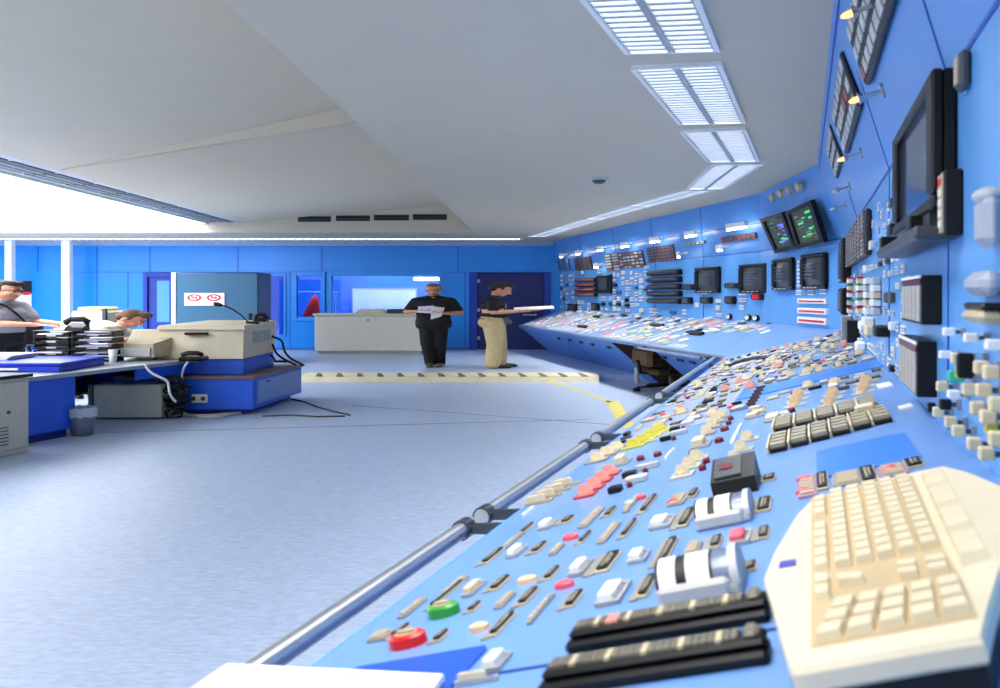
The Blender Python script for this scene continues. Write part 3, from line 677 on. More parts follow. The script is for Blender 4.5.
# rows of small instruments on the far desk
rnd = random.Random(11)
L = (V((F1.x, F1.y)) - V((F0.x, F0.y))).length
cn = {}
def lim(k, n): cn[k] = cn.get(k, 0) + 1; return cn[k] <= n
u = .25
while u < L - .3:
    v = .06
    while v < 1.3:
        dx, dy = rnd.choice((.14, .2, .26)), rnd.choice((.12, .2, .26)); r = (u + rnd.uniform(0, .04), v, u + dx, v + dy)
        c = DESK_F.w((r[0] + r[2]) / 2, (r[1] + r[3]) / 2)
        px = HX + FPX * c.x / c.y; py = HY + FPX * (1.65 - c.z) / c.y
        bare = px > 690 and py > 334
        if rnd.random() < .93 and not bare:
            t = rnd.random(); left = px < 610
            if t < .34 and lim('pl', 98): dev(Df, DESK_F, r, 'name_plate', unit('plate', WHITE, LTGREY), .012)
            elif t < .5 and lim('mt', 96): dev(Df, DESK_F, r, 'edge_meter', unit('meter', LTGREY, WHITE, BLACK), .03)
            elif t < (.68 if left else .58) and lim('ln', 60): dev(Df, DESK_F, r, 'lamp_strip', unit('plate', mat('rose strip', (236, 200, 200), .5), mat('pale rose lens', (226, 150, 150), .4)), .02)
            elif t < .7 and lim('bk', 40): dev(Df, DESK_F, inset(r, 0, .25, 1, .6), 'bar_key', unit('block', rnd.choice((BLACK, DKGREY, mat('slate', (86, 100, 112), .5)))), .03)
            elif lim('bt', 90):
                p = dev(Df, DESK_F, r, 'button_bezel', unit('bezel', LTGREY), .016); sub(p, DESK_F, inset(r, .1, .15, .85, .8), 'push_button', unit('block', rnd.choice((WHITE, WHITE, CREAM, PAPERB, mat('mint cap', (180, 220, 200), .5)))), .035, .004)
        v += dy + .04
    u += .3
for x, y in ((585, 328), (600, 318), (661, 327), (700, 335)): p = DESK_F.px(x, y); dev(Df, DESK_F, (p[0] - .5, p[1] - .04, p[0] + .1, p[1] + .05), 'black_handset_rest', unit('block', BLACK), .05)

# ---------------------------------------------------------------- handrails
def rail(pts, ends, label, inn, r=.03):
    a, b = V(pts[0]), V(pts[1]); c = (a + b) / 2
    t = thing('handrail', label, 'handrail', c, 'console handrails'); d = (b - a).normalized()
    part('rail_bar', MB().cyl(a, b, r, n=16), CHROME, t)
    for e, s in ends:
        p = a.lerp(b, e); q = p + inn * .17 + V((0, 0, .015))
        k = part('rail_bracket', MB().cyl(p, q, .02, .022, 12), STEEL_D, t)
        part('rail_collar', MB().cyl(p - d * .035, p + d * .035, r + .007, n=16), STEEL_D, k)
ZR = .80
def rp(y): return nearP(-1.25, y, ZR)
def ry(py): return FPX * (1.65 - ZR) / (py - HY)
rail((rp(-.4), rp(ry(525))), ((.3, 0), (.985, 0)), 'steel handrail along the front of the near desk, longest and nearest to the camera', aN)
rail((rp(ry(517)), rp(ry(445))), ((.02, 0), (.98, 0)), 'second steel handrail from the camera along the near desk front', aN)
rail((rp(ry(439)), rp(ry(401))), ((.02, 0), (.98, 0)), 'third steel handrail from the camera along the near desk front', aN)
rail((rp(ry(396.5)), rp(ry(357.5))), ((.02, 0), (.98, 0)), 'farthest steel handrail of the near desk front, reaching the corner', aN)
a, b = fpt(12.7), fpt(fy(645)); off = inF * -.17 + V((0, 0, -.05))
rail((a + off, b + off), ((.03, 0), (.97, 0)), 'thin dark handrail along the front edge of the far desk', inF, .016)

# ---------------------------------------------------------------- instrument panels (walls of the console run)
nN, nF, nM = WALL_N.ez, WALL_F.ez, WALL_M.ez
def low(p): return V((p.x, p.y, 0.12))
Pn = thing('instrument_panel', 'near blue instrument panel rising behind the desk at the right, covered with protruding cream knobs', 'instrument panel', (nearP(.43, 4, 0)))
part('vertical_panel', sheet([low(BN), low(B2), N2, N3], .06, nN), BLUE_WALL, Pn)
part('slanted_panel', sheet([N3, N2, T2, T3], .06, SL_N.ez), BLUE_SLANT, Pn)
Pm = thing('instrument_panel', 'narrow blue corner panel in the console bend under two tilted screens', 'instrument panel', (4.0, 12.7, 0))
part('vertical_panel', sheet([low(B1), low(B2), N2, N1], .06, nM), BLUE_WALL, Pm)
part('slanted_panel', sheet([N1, N2, T2, T1], .06, SL_M.ez), BLUE_SLANT, Pm)
Pf = thing('instrument_panel', 'far blue instrument panel behind the far desk wing, with black relay rows and small lamps', 'instrument panel', (2.9, 20, 0))
part('vertical_panel', sheet([low(B0), low(B1), N1, N0], .06, nF), BLUE_WALL, Pf)
part('slanted_panel', sheet([N0, N1, T1, T0], .06, SL_F.ez), BLUE_SLANT, Pf)
JN = mat('panel joint dark blue', (36, 84, 176), .5)
for Pq, a, b, n in ((Pn, N3, N2, nN), (Pf, N0, N1, nF), (Pm, N1, N2, nM), (Pf, N0.lerp(T0, .5), N1.lerp(T1, .5), SL_F.ez), (Pn, N3.lerp(T3, .93), N2.lerp(T2, .93), SL_N.ez)):
    part('panel_joint', joint(a, b, n, .008), JN, Pq)
for y in (2.9, 5.0, 8.2):
    part('panel_joint', joint(nearP(.43, y, ZB), nearP(.43, y, ZN), nN, .008), JN, Pn)
    q = nearP(.43, y, ZN); part('panel_joint', joint(q, q + (T3 - N3), SL_N.ez, .008), JN, Pn)
for k in (.2, .42, .62, .82): part('panel_joint', joint(B0.lerp(B1, k), N0.lerp(N1, k), nF, .012), JN, Pf); part('panel_joint', joint(N0.lerp(N1, k), T0.lerp(T1, k), SL_F.ez, .01), JN, Pf)

def annun(par, fr, r, nx, ny, d, tile=TILE_W, frame=BLACK, red=0, seed=1, name='annunciator'):
    rn = random.Random(seed); X, Y = r[2] - r[0], r[3] - r[1]; m = MB(); occ(fr, r)
    b = part(name, MB().b2((0, 0, 0), (X, Y, d), 0, b=min(.015, d / 3)), frame, par, fr.at(r[0], r[1]))
    for i in range(nx):
        for j in range(ny):
            m.b2((X * (i + .14) / nx, Y * (j + .2) / ny, d), (X * (i + .86) / nx, Y * (j + .76) / ny, d + .006), 1 if rn.random() < red else 0)
    link('window_tiles', m.mesh('window_tiles', [tile, TILE_R]), b, fr.at(r[0], r[1])); return b
def lamp(par, fr, x, y, L, d=.16, glow=LAMPW):
    b = part('panel_lamp', MB().b2((-.03, -.02, 0), (.03, .02, d)).b2((-L / 2, -.04, d), (L / 2, .05, d + .05), b=.015), WHITE, par, fr.at(x, y))
    link('lamp_tube', MB().b2((-L / 2 + .02, -.065, d + .005), (L / 2 - .02, -.04, d + .045), b=.008).mesh('lamp_tube', [glow]), b, fr.at(x, y)); return b
def lamp_px(par, fr, px, py, L, **k): x, y = fr.px(px, py, .15); lamp(par, fr, x, y, L, **k)
# far slanted panel
for (x0, y0, x1, y1, nx, ny, tl, rd) in ((557, 270, 569, 258, 3, 6, mat('blue tile', (120, 150, 200), .4), 0), (577, 271, 591, 256, 4, 6, mat('olive lit tile', (120, 104, 76), .4), .2), (608, 271, 619, 252.5, 2, 6, TILE_W, .35),
        (622, 269, 643, 250, 6, 5, TILE_W, .4), (650, 262.6, 674, 244, 7, 5, mat('dim tile', (128, 112, 116), .4), .35), (684, 246, 706, 240, 5, 2, TILE_W, 0), (723, 243, 757, 232, 8, 3, mat('dim tile', (128, 112, 116), .4), .6)):
    annun(Pf, SL_F, SL_F.rect(x0, y0, x1, y1), nx, ny, .03, tl, DKGREY, rd, seed=int(x0))
for px, py, L in ((562, 255, .25), (579, 252, .4), (597, 265, .3), (601, 248, .4), (626, 244, .5), (656, 239, .5), (692, 233, .5), (738, 225, .7), (721, 247, .2), (680, 254, .12)): lamp_px(Pf, SL_F, px, py, L)
# far vertical panel
def relay(par, fr, x0, y0, x1, y1, n, c):
    r = fr.rect(x0, y0, x1, y1); X, Y = r[2] - r[0], r[3] - r[1]; occ(fr, r)
    for k in range(n):
        y = Y * (k + .5) / n; h = Y / n * .38
        b = part('relay_row', MB().b2((0, y - h, 0), (X, y + h, .1), b=.02), BLACK, par, fr.at(r[0], r[1]))
        link('relay_barrel', MB().tube([(X * .03, y, .1), (X * .97, y, .1)], h * .62, 10).mesh('relay_barrel', [c]), b, fr.at(r[0], r[1]))
relay(Pf, WALL_F, 578, 297, 598, 277, 4, mat('copper red', (150, 74, 52), .4)); relay(Pf, WALL_F, 651, 304, 683, 268, 5, mat('charcoal barrel', (48, 46, 50), .4))
def blackbox(par, fr, q, d, nm='black_unit', face=None):
    r = fr.rect(*q); X, Y = r[2] - r[0], r[3] - r[1]; occ(fr, r)
    b = part(nm, MB().b2((0, 0, 0), (X, Y, d), b=.02), BLACK, par, fr.at(r[0], r[1]))
    link('unit_face', MB().b2((X * .2, Y * .2, d), (X * .8, Y * .85, d + .006)).mesh('unit_face', [face or mat('unit face', (64, 70, 66), .3)]), b, fr.at(r[0], r[1])); return b
for q in ((599, 293.5, 613, 274.5), (685, 290, 697, 284), (728, 288.5, 741.5, 282.6), (684.5, 304, 693.5, 297), (703.5, 303.5, 713.5, 297), (728.5, 304, 737, 296), (570, 312, 578, 304), (594, 310, 600, 303)): blackbox(Pf, WALL_F, q, .08)
blackbox(Pf, WALL_F, (755, 300, 766, 293.5), .08, face=RED)
for px, py in ((730, 316.5), (749, 317.5), (757, 318)):
    x, y = WALL_F.px(px, py); dev(Pf, WALL_F, (x - .1, y - .05, x + .1, y + .05), 'dial_gauge', unit('gauge', BLACK, WHITE), .04)
rnd = random.Random(5); cn = {}
x0 = WALL_F.px(561, 300)[0]; x1 = WALL_F.px(762, 300)[0]; x = x0
while x < x1:
    y = .05
    while y < 1.0:
        dx, dy = rnd.choice((.18, .24, .28)), rnd.choice((.06, .08, .1)); r = (x, y, x + dx, y + dy); p = WALL_F.w(x, y); px = HX + FPX * p.x / p.y
        dens = .9 if px < 652 else (.55 if y < .45 else 0.0)
        if y > .85: dens *= .55
        if rnd.random() < dens and not taken(WALL_F, r, .03):
            t = rnd.random()
            if t < .3 and lim('a', 80): dev(Pf, WALL_F, r, 'edge_meter', unit('meter', LTGREY, WHITE, BLACK), .04)
            elif t < .55 and lim('b', 90): dev(Pf, WALL_F, r, 'name_plate', unit('bars', WHITE, LTGREY), .02)
            elif t < .7 and lim('c', 50): dev(Pf, WALL_F, r, 'key_block', unit('block', rnd.choice((DKGREY, BLACK, TEAL))), .05)
            elif t < .85 and lim('d', 50): dev(Pf, WALL_F, r, 'lamp_strip', unit('bars', WHITE, mat('mint lens', (120, 200, 170), .4)), .03)
            elif lim('e', 40): dev(Pf, WALL_F, r, 'lamp_strip', unit('bars', WHITE, SALMON), .03)
        y += dy + .045
    x += .3
# corner panel: three red and white bars
for y in (301, 311, 320.5):
    r = WALL_M.rect(800, y + 2.2, 829, y - 2.2); p = dev(Pm, WALL_M, r, 'indicator_bar', unit('flat', WHITE), .04); sub(p, WALL_M, inset(r, .06, .3, .94, .6), 'red_band', unit('flat', RED), .045)
for px, py in ((800, 293), (812, 293), (824, 292)): x, y = WALL_M.px(px, py); dev(Pm, WALL_M, (x - .12, y - .03, x + .12, y + .04), 'name_plate', unit('bars', WHITE, LTGREY), .02)
for px, py in ((774, 197), (782, 193), (790, 190), (800, 186)):
    x, y = SL_M.px(px, py); b = dev(Pm, SL_M, (x - .09, y - .06, x + .09, y + .06), 'small_sounder', unit('dome', BEIGE_D), .06)
for k in range(7): x, y = WALL_M.px(800, 262 + 4 * k); dev(Pm, WALL_M, (x - .03, y - .015, x + .03, y + .02), 'toggle_key', unit('block', WHITE), .03)

# ---------------------------------------------------------------- near panel: protruding devices
def nbox(px0, py0, px1, py1, dy, depth, name, m, par=None, label=None, lift=0):
    # near-side face spans pixels (px0,py0)-(px1,py1), its right edge on the panel; dy = length along the panel
    x, y0 = WALL_N.px(px1, py1); _, y1 = WALL_N.px(px1, py0)
    r = (x - dy, y0, x, y1); occ(WALL_N, r)
    return part(name, MB().b2((0, 0, 0), (dy, y1 - y0, depth), 0, b=.006), m, par or Pn, WALL_N.at(r[0], r[1])), r
# cream knobs: a stem and a square cap
def cap(px, py, c=CREAM, d=.05, w_=.032, h_=.03):
    x, y = WALL_N.px(px, py, d * .6); r = (x - w_, y - h_ / 2, x, y + h_ / 2); occ(WALL_N, r)
    b = link('knob_base', unit('flat', GREYBLUE), Pn, WALL_N.at(x - w_ * .9, y - h_ * .5, 0, w_ * .8, h_, .012))
    sub(b, WALL_N, r, 'knob_cap', unit('block', c), d * .62, d * .5)
    link('knob_stem', unit('flat', DKGREY), b, WALL_N.at(x - w_ * .6, y - h_ * .2, .012, w_ * .3, h_ * .4, d * .5))
for q in ((947, 387), (943, 413), (956, 423), (964, 432), (980.5, 445), (993, 455), (963, 359), (988, 368), (998, 373), (984, 409), (995, 418), (975, 390), (1004, 440), (1004, 405), (990, 391)): cap(*q)
for q in ((959, 395), (950, 355), (954, 332), (977, 338), (1000, 345)): cap(*q, c=WHITE, h_=.022)
cap(962, 377, TEALG, .06); cap(968, 373, YELLOW, .05); cap(997, 428, YELLOW, .04); cap(950, 405, BLACK, .05); cap(935, 408, BLACK, .04); cap(972, 366, BLACK, .06, .03, .06)
# bar-graph modules: black body, pale face strip, white cap, maroon band
def module(px1, py0, py1, dy, label=None):
    x, y0 = WALL_N.px(px1, py1); _, y1 = WALL_N.px(px1, py0); r = (x - dy, y0, x, y1); occ(WALL_N, r); d = .062; H = y1 - y0
    M = WALL_N.at(r[0], r[1]); b = part('bargraph_module', MB().b2((0, 0, 0), (dy, H, d), b=.004), BLACK, Pn, M)
    m = MB()
    for k in range(5): m.b2((dy * (.03 + .194 * k), .01, d), (dy * (.03 + .194 * k + .17), H * .8, d + .004), 0)
    link('bargraph_face', m.mesh('bargraph_face', [mat('pale bargraph', (176, 172, 160), .5, var=.15, scale=40)]), b, M)
    link('maroon_band', MB().b2((0, H * .82, d), (dy, H * .92, d + .004)).mesh('maroon_band', [MAROON]), b, M)
    link('white_cap', MB().b2((0, H * .94, d), (dy, H, d + .005)).mesh('white_cap', [WHITE]), b, M)
module(942, 275, 325, .62); module(937, 342, 398, .62)
# slim grey unit between black side plates
for px0, px1, py0, py1, c in ((834, 843, 318, 334, BLACK), (845, 853, 317, 342, GREY), (854, 860, 321, 343, BLACK)): nbox(px0, py0, px1, py1, .3, .1, 'slim_unit', c)
# dark tile matrix
r = WALL_N.rect(851, 268, 872, 208); annun(Pn, WALL_N, (r[0], r[1], r[2], r[3]), 7, 10, .05, mat('matrix tile', (150, 146, 136), .4, var=.3), mat('matrix dark', (44, 40, 38), .5), .08, 9, 'tile_matrix')
# rows of white, red and green bar keys
for j, py in enumerate((281, 288, 295, 303, 311)):
    for i, px in enumerate((850, 860, 868, 876)):
        x, y = WALL_N.px(px, py, .03); c = (WHITE, CREAM, WHITE, LTGREY)[(i + j) % 4]
        b = dev(Pn, WALL_N, (x - .3, y - .022, x, y + .022), 'bar_indicator', unit('block', c), .05)
        if i < 2: sub(b, WALL_N, (x - .3, y + .022, x, y + .034), 'colour_band', unit('flat', RED if j % 2 == 0 else GREEN), .05)
for px, py, c in ((866, 326, WHITE), (873, 331, CREAM), (862, 347, WHITE), (884, 332, BLACK), (870, 322, WHITE)):
    x, y = WALL_N.px(px, py, .03); dev(Pn, WALL_N, (x - .3, y - .03, x, y + .03), 'bar_indicator', unit('block', c), .07)
rnd = random.Random(21); cn = {}
y = 3.9
while y < 10.8:
    z = .03
    while z < .98:
        x = -y / dN.y; r = (x - rnd.choice((.14, .2)), z, x, z + rnd.choice((.03, .042, .055)))
        if rnd.random() < (.95 if z < .62 else .4) and not taken(WALL_N, r, .02):
            t = rnd.random()
            if t < .35 and lim('a', 80): dev(Pn, WALL_N, r, 'name_plate', unit('bars', WHITE, LTGREY), .008)
            elif t < .65 and lim('b', 80): dev(Pn, WALL_N, r, 'edge_meter', unit('meter', LTGREY, mat('meter scale', (206, 214, 226), .4), BLACK), .012)
            elif t < .82 and lim('c', 60): dev(Pn, WALL_N, r, 'key_block', unit('block', rnd.choice((WHITE, BLACK, DKGREY, DKGREY))), .025)
            elif lim('d', 60): dev(Pn, WALL_N, r, 'lamp_strip', unit('bars', LTGREY, mat('sky lens', (150, 190, 240), .4)), .01)
        z += .068
    y += .25
# grey wall unit, black strip and beige box at the right edge
def edge(py0, py1, Y0, Y1, d, m, name, lab=None):
    def zz(py, Y): return (HY - py) / FPX * Y + 1.65 - ZB
    x = -Y0 / dN.y; x2 = -Y1 / dN.y; r = (x2, zz(py1, Y0), x, zz(py0, Y0)); occ(WALL_N, r)
    return part(name, MB().b2((0, 0, 0), (x - x2, r[3] - r[1], d), b=.02), m, Pn, WALL_N.at(r[0], r[1])), r
b, r = edge(192, 246, 2.06, 2.19, .045, mat('soft grey', (168, 174, 184), .5), 'grey_unit')
link('unit_hood', MB().sph((.06, r[3] - r[1], .02), (.07, .02, .035)).mesh('unit_hood', [LTGREY]), b, WALL_N.at(r[0], r[1]))
b, r = edge(270, 296, 2.06, 2.3, .05, mat('soft grey', (168, 174, 184), .5), 'grey_unit')
edge(303, 311, 2.06, 2.3, .05, BLACK, 'black_strip'); edge(311, 324, 2.06, 2.3, .055, BEIGE_D, 'beige_unit')
# small grey device high on the panel
x, y = WALL_N.px(972, 86); r = (x - .09, y, x, y + .1); b = part('grey_sensor', MB().b2((0, 0, 0), (.09, .1, .03), b=.01), DKGREY, Pn, WALL_N.at(r[0], r[1])); link('sensor_window', MB().b2((.015, .015, .03), (.075, .085, .034)).mesh('sensor_window', [BEIGE_D]), b, WALL_N.at(r[0], r[1]))
# black shelf units under the monitor
for q, d, dy in (((884, 236, 905, 253), .1, .1), ((912, 215, 943, 241), .1, .12)):
    nbox(*q, dy, d, 'black_bracket', BLACK)
# near slanted annunciators and their lamps
def annq(bf, tf, tn_len, nx, ny, seed, d=.035):
    # bf, tf: bottom-far and top-far corner pixels; tn_len: length towards the camera
    a, b = SL_N.px(*bf), SL_N.px(*tf); annun(Pn, SL_N, (a[0], a[1], a[0] + tn_len, max(b[1], a[1] + .1)), nx, ny, d, TILE_W, BLACK, .06, seed)
a = SL_N.px(873, 84); annun(Pn, SL_N, (a[0], a[1], a[0] + 2.2, a[1] + .3), 12, 3, .035, TILE_W, BLACK, .06, 31)
a = SL_N.px(850, 153); b = SL_N.px(868, 115); annun(Pn, SL_N, (a[0], a[1], b[0], a[1] + .32), 7, 3, .035, TILE_W, BLACK, .06, 32)
a = SL_N.px(840, 178); b = SL_N.px(845, 157); annun(Pn, SL_N, (a[0], a[1], b[0], a[1] + .3), 4, 3, .035, TILE_W, BLACK, .06, 33)
for px, py, g in ((861, 98, LAMPO), (846, 158, LAMPO), (855, 12, LAMPO), (838, 190, CHROME), (836, 208, CHROME)):
    x, y = SL_N.px(px, py, .1); b = part('arm_lamp', MB().cyl((0, 0, 0), (0, 0, .11), .009).cyl((0, 0, 0), (0, 0, .012), .035), CHROME, Pn, SL_N.at(x, y))
    link('lamp_bulb', MB().sph((0, 0, .12), (.014, .014, .036)).mesh('lamp_bulb', [g]), b, SL_N.at(x, y)); link('lamp_shade', MB().cyl((0, .0, .09), (0, .0, .112), .018, .03, 14).mesh('lamp_shade', [CHROME]), b, SL_N.at(x, y))

# ---------------------------------------------------------------- monitors hung on the panels
def crt(fr, q, label, d=.075, group='black monitors of the far wing', tr=GREY, tilt=0):
    r = fr.rect(*q); X, Y = r[2] - r[0], r[3] - r[1]; occ(fr, r); M = fr.at(r[0], r[1]); c = fr.w(r[0] + X / 2, r[1])
    t = thing('crt_monitor', label, 'monitor', c, group)
    m = MB(); m.b2((0, 0, 0), (X, Y * .1, d), b=.02); m.b2((0, Y * .9, 0), (X, Y, d), b=.02); m.b2((0, Y * .1, 0), (X * .12, Y * .9, d), b=.02); m.b2((X * .88, Y * .1, 0), (X, Y * .9, d), b=.02)
    part('bezel', m, BLACK, t, M)
    s = MB(); n = 8; vs = []
    for j in range(n + 1):
        for i in range(n + 1): a, b2 = i / n, j / n; vs.append((X * (.1 + .8 * a), Y * (.08 + .84 * b2), d * .45 + .05 * sin(pi * a) * sin(pi * b2)))
    s.add(vs, [(j * (n + 1) + i, j * (n + 1) + i + 1, (j + 1) * (n + 1) + i + 1, (j + 1) * (n + 1) + i) for j in range(n) for i in range(n)], 0, True)
    part('screen', s, SCREEN, t, M)
    m = MB()
    for k in range(5): m.b2((X * .25, Y * (.3 + .1 * k), d * .45 + .052), (X * (.62 + .03 * (k % 3)), Y * (.325 + .1 * k), d * .45 + .056), 0)
    part('screen_trace', m, tr, t, M)
    m = MB()
    for k in range(4): m.b2((X * (.2 + .16 * k), Y * .035, d), (X * (.28 + .16 * k), Y * .065, d + .012), 0)
    part('monitor_key', m, LTGREY, t, M); return t
crt(WALL_F, (697.6, 293, 721.5, 266.5), 'leftmost of the four black monitors above the far desk', tr=SCREEN_GY)
crt(WALL_F, (742, 293, 770, 263), 'widest black monitor on the far panel, second from the left', tr=SCREEN_GY)
crt(WALL_M, (776, 290.5, 796, 257), 'black monitor in the corner panel, second from the right of the four', tr=SCREEN_GY)
crt(WALL_M, (805, 289.5, 829, 252), 'rightmost of the four black monitors, in the corner panel under the tilted screens', tr=SCREEN_GY)
def tilted(q, label, cols):
    # q: BL, BR, TR, TL pixels on the slanted corner panel
    P = [SL_M.px(*p) for p in q]; c = SL_M.w(*P[0]); t = thing('display_screen', label, 'monitor', c, 'tilted colour screens')
    d = .06
    def bl(s, r): x = V(P[0]).lerp(V(P[1]), s).lerp(V(P[3]).lerp(V(P[2]), s), r); return x
    def blk(m, s0, s1, r0, r1, z0, z1, mi=0):
        a = [bl(s0, r0), bl(s1, r0), bl(s1, r1), bl(s0, r1)]; m.hexa([(p.x, p.y, z0) for p in a], [(p.x, p.y, z1) for p in a], mi); return m
    m = MB(); blk(m, 0, 1, 0, .1, 0, d); blk(m, 0, 1, .9, 1, 0, d); blk(m, 0, .12, .1, .9, 0, d); blk(m, .88, 1, .1, .9, 0, d); part('bezel', m, BLACK, t, SL_M.m)
    part('screen', blk(MB(), .1, .9, .08, .92, 0, d * .5), mat('olive screen', (76, 86, 74), .15, emit=.25), t, SL_M.m)
    rn = random.Random(len(label)); m = MB()
    for k in range(16):
        s0 = .2 + .5 * rn.random(); r0 = .18 + .6 * rn.random(); blk(m, s0, min(.82, s0 + rn.uniform(.06, .3)), r0, r0 + rn.uniform(.015, .06), d * .5, d * .5 + .006, k % len(cols))
    part('screen_graphics', m, cols, t, SL_M.m)
tilted(((779, 252.5), (799.5, 246.5), (786, 211), (763, 218)), 'tilted colour screen with blue graphics on the left, above the corner panel', [SCREEN_B, SCREEN_GY, SCREEN_B, SCREEN_G])
tilted(((801, 248), (829, 241), (815, 199), (789, 211)), 'tilted colour screen with green graphics on the right, above the corner panel', [SCREEN_G, SCREEN_GY, SCREEN_G, SCREEN_Y])
# big flat monitor on the near panel
x, y0 = WALL_N.px(955, 246); zt = 2.305 - ZB; Yn = 2.72; xa, xb = -4.0 / dN.y, -Yn / dN.y; y0 = 1.9 - ZB; Hh = zt - y0; X = xb - xa; M = WALL_N.at(xa, y0); d = .07
t = thing('wall_monitor', 'big black flat monitor on the near panel at the right, reflecting the ceiling lights', 'monitor', WALL_N.w(xa + X / 2, y0))
part('housing', MB().b2((0, 0, 0), (X, Hh, d * .6), b=.01).b2((0, 0, d * .5), (X, Hh * .1, d), b=.008).b2((0, Hh * .9, d * .5), (X, Hh, d), b=.008).b2((0, .05, d * .5), (X * .1, Hh * .95, d), b=.008).b2((X * .9, .05, d * .5), (X, Hh * .95, d), b=.008), BLACK, t, M)
part('screen', MB().b2((X * .09, Hh * .09, d * .5), (X * .91, Hh * .91, d * .68)), mat('glossy dark screen', (58, 74, 104), .06), t, M)
part('monitor_shelf', MB().b2((-X * .12, -.09, 0), (X * 1.02, -.05, .12), b=.01).b2((X * .1, -.05, .02), (X * .9, 0, .06)), mat('shelf grey', (58, 60, 66), .4), t, M)
# second black monitors further along the near panel
def nmon(Y0, Y1, z0, z1, label, d=.09):
    xa, xb = -Y1 / dN.y, -Y0 / dN.y; X = xb - xa; H = z1 - z0; M = WALL_N.at(xa, z0 - ZB)
    t = thing('crt_monitor', label, 'monitor', WALL_N.w(xa + X / 2, z0 - ZB), 'black monitors of the near panel')
    part('bezel', MB().b2((0, 0, 0), (X, H, d), b=.015), BLACK, t, M); part('screen', MB().b2((X * .1, H * .14, d), (X * .9, H * .9, d + .004)), SCREEN, t, M)
    part('monitor_key', MB().b2((X * .2, H * .04, d), (X * .7, H * .08, d + .01)), LTGREY, t, M)
nmon(9.4, 10.5, 1.78, 2.22, 'tall black monitor at the far end of the near panel, beside the corner'); nmon(9.5, 10.6, 1.45, 1.72, 'small black monitor below the tall one at the far end of the near panel')
# black box with a pale face
xa, xb = -2.73 / dN.y, -2.62 / dN.y; z0, z1 = 1.815 - ZB, 2.0 - ZB; M = WALL_N.at(xa, z0)
t = thing('intercom_box', 'small black box with a pale key strip beside the big monitor on the near panel', 'intercom', WALL_N.w(xa, z0))
part('housing', MB().b2((0, 0, 0), (xb - xa, z1 - z0, .05), b=.006), BLACK, t, M); part('key_strip', MB().b2((.01, .01, .05), (xb - xa - .01, z1 - z0 - .01, .053)), BEIGE_D, t, M)
for k in range(5): part('intercom_key', MB().b2((.03, .025 + .03 * k, .053), (xb - xa - .03, .045 + .03 * k, .056), b=.003), RED if k == 4 else WHITE, t, M)

# ---------------------------------------------------------------- keyboard on the near desk
KZ = .08
FK = Frame(DESK_N.w(.9, 1.4, KZ), DESK_N.ex, DESK_N.ey)   # plane of the key tops
def kq(x, y): p = FK.px(740 + x * .3457, 450 + y * .3459); return p
out = [kq(*p) for p in ((66, 372), (95, 300), (140, 225), (165, 185), (215, 135), (330, 105), (460, 72), (590, 44), (660, 62), (760, 102), (850, 160), (800, 250), (755, 345), (722, 450), (700, 540), (560, 562), (360, 598), (180, 630), (145, 632), (126, 585), (100, 490), (82, 420))]
kb = thing('keyboard', 'cream computer keyboard lying on the near desk at the lower right', 'keyboard', FK.w(0, 0))
n = len(out); cx = sum(p[0] for p in out) / n; cy = sum(p[1] for p in out) / n
def ring(s, z): return [(cx + (p[0] - cx) * s, cy + (p[1] - cy) * s, z) for p in out]
m = MB(); R = [ring(.985, -.034), ring(1.0, -.028), ring(1.0, -.008), ring(.985, 0)]
vs = sum(R, []); m.add(vs, [tuple(range(n))[::-1], tuple(range(3 * n, 4 * n))] + [(j * n + k, j * n + (k + 1) % n, (j + 1) * n + (k + 1) % n, (j + 1) * n + k) for j in range(3) for k in range(n)])
part('case', m, CREAM_PLA, kb, FK.m)
part('shade_block', MB().prism([(cx + (p[0] - cx) * .96, cy + (p[1] - cy) * .965) for p in out], -.075, -.033), BLACKM, kb, FK.m)  # black block stands in for the shade under the keyboard
def keys(q, nx, ny, skip=(), gap=.1, gx=.12):
    A, B, C, D = (V(kq(*p)) for p in q)      # TL, TR, BR, BL in the picture
    for i in range(nx):
        for j in range(ny):
            if (i, j) in skip: continue
            def bl(s, r): return A.lerp(B, s).lerp(D.lerp(C, s), r)
            s0, s1, r0, r1 = (i + gx) / nx, (i + 1 - gx) / nx, (j + gap) / ny, (j + 1 - gap) / ny
            b = [bl(s0, r0), bl(s1, r0), bl(s1, r1), bl(s0, r1)]; c = sum(b, V((0, 0))) / 4
            mm = MB(); mm.hexa([(p.x - c.x, p.y - c.y, 0) for p in b], [((p.x - c.x) * .82, (p.y - c.y) * .82, .014) for p in b])
            part('key', mm, KEYC, kb, FK.at(c.x, c.y, 0))
part('key_well', MB().prism([kq(*p) for p in ((206, 140), (500, 76), (592, 290), (650, 390), (690, 484), (206, 574))], .0005, .0015), mat('key well tan', (196, 172, 128), .6), kb, FK.m)
keys(((258, 130), (492, 80), (586, 284), (272, 352)), 5, 12, gx=.07, gap=.07)
keys(((520, 78), (592, 62), (738, 322), (640, 345)), 1, 4, gap=.06, gx=.05)
keys(((212, 150), (256, 140), (268, 355), (212, 365)), 1, 9, skip=((0, 3),))
keys(((446, 345), (608, 318), (624, 366), (452, 388)), 2, 2); keys(((212, 378), (270, 372), (274, 440), (212, 448)), 1, 2); keys(((278, 380), (366, 372), (370, 396), (282, 404)), 1, 1, gx=.02)
keys(((278, 452), (640, 378), (684, 478), (212, 570)), 5, 3, gx=.06, gap=.08)
a = kq(138, 330); part('key_badge', MB().b2((-.014, -.02, 0), (.014, .02, .002)), mat('badge blue', (70, 74, 170), .4), kb, FK.at(a[0], a[1]))

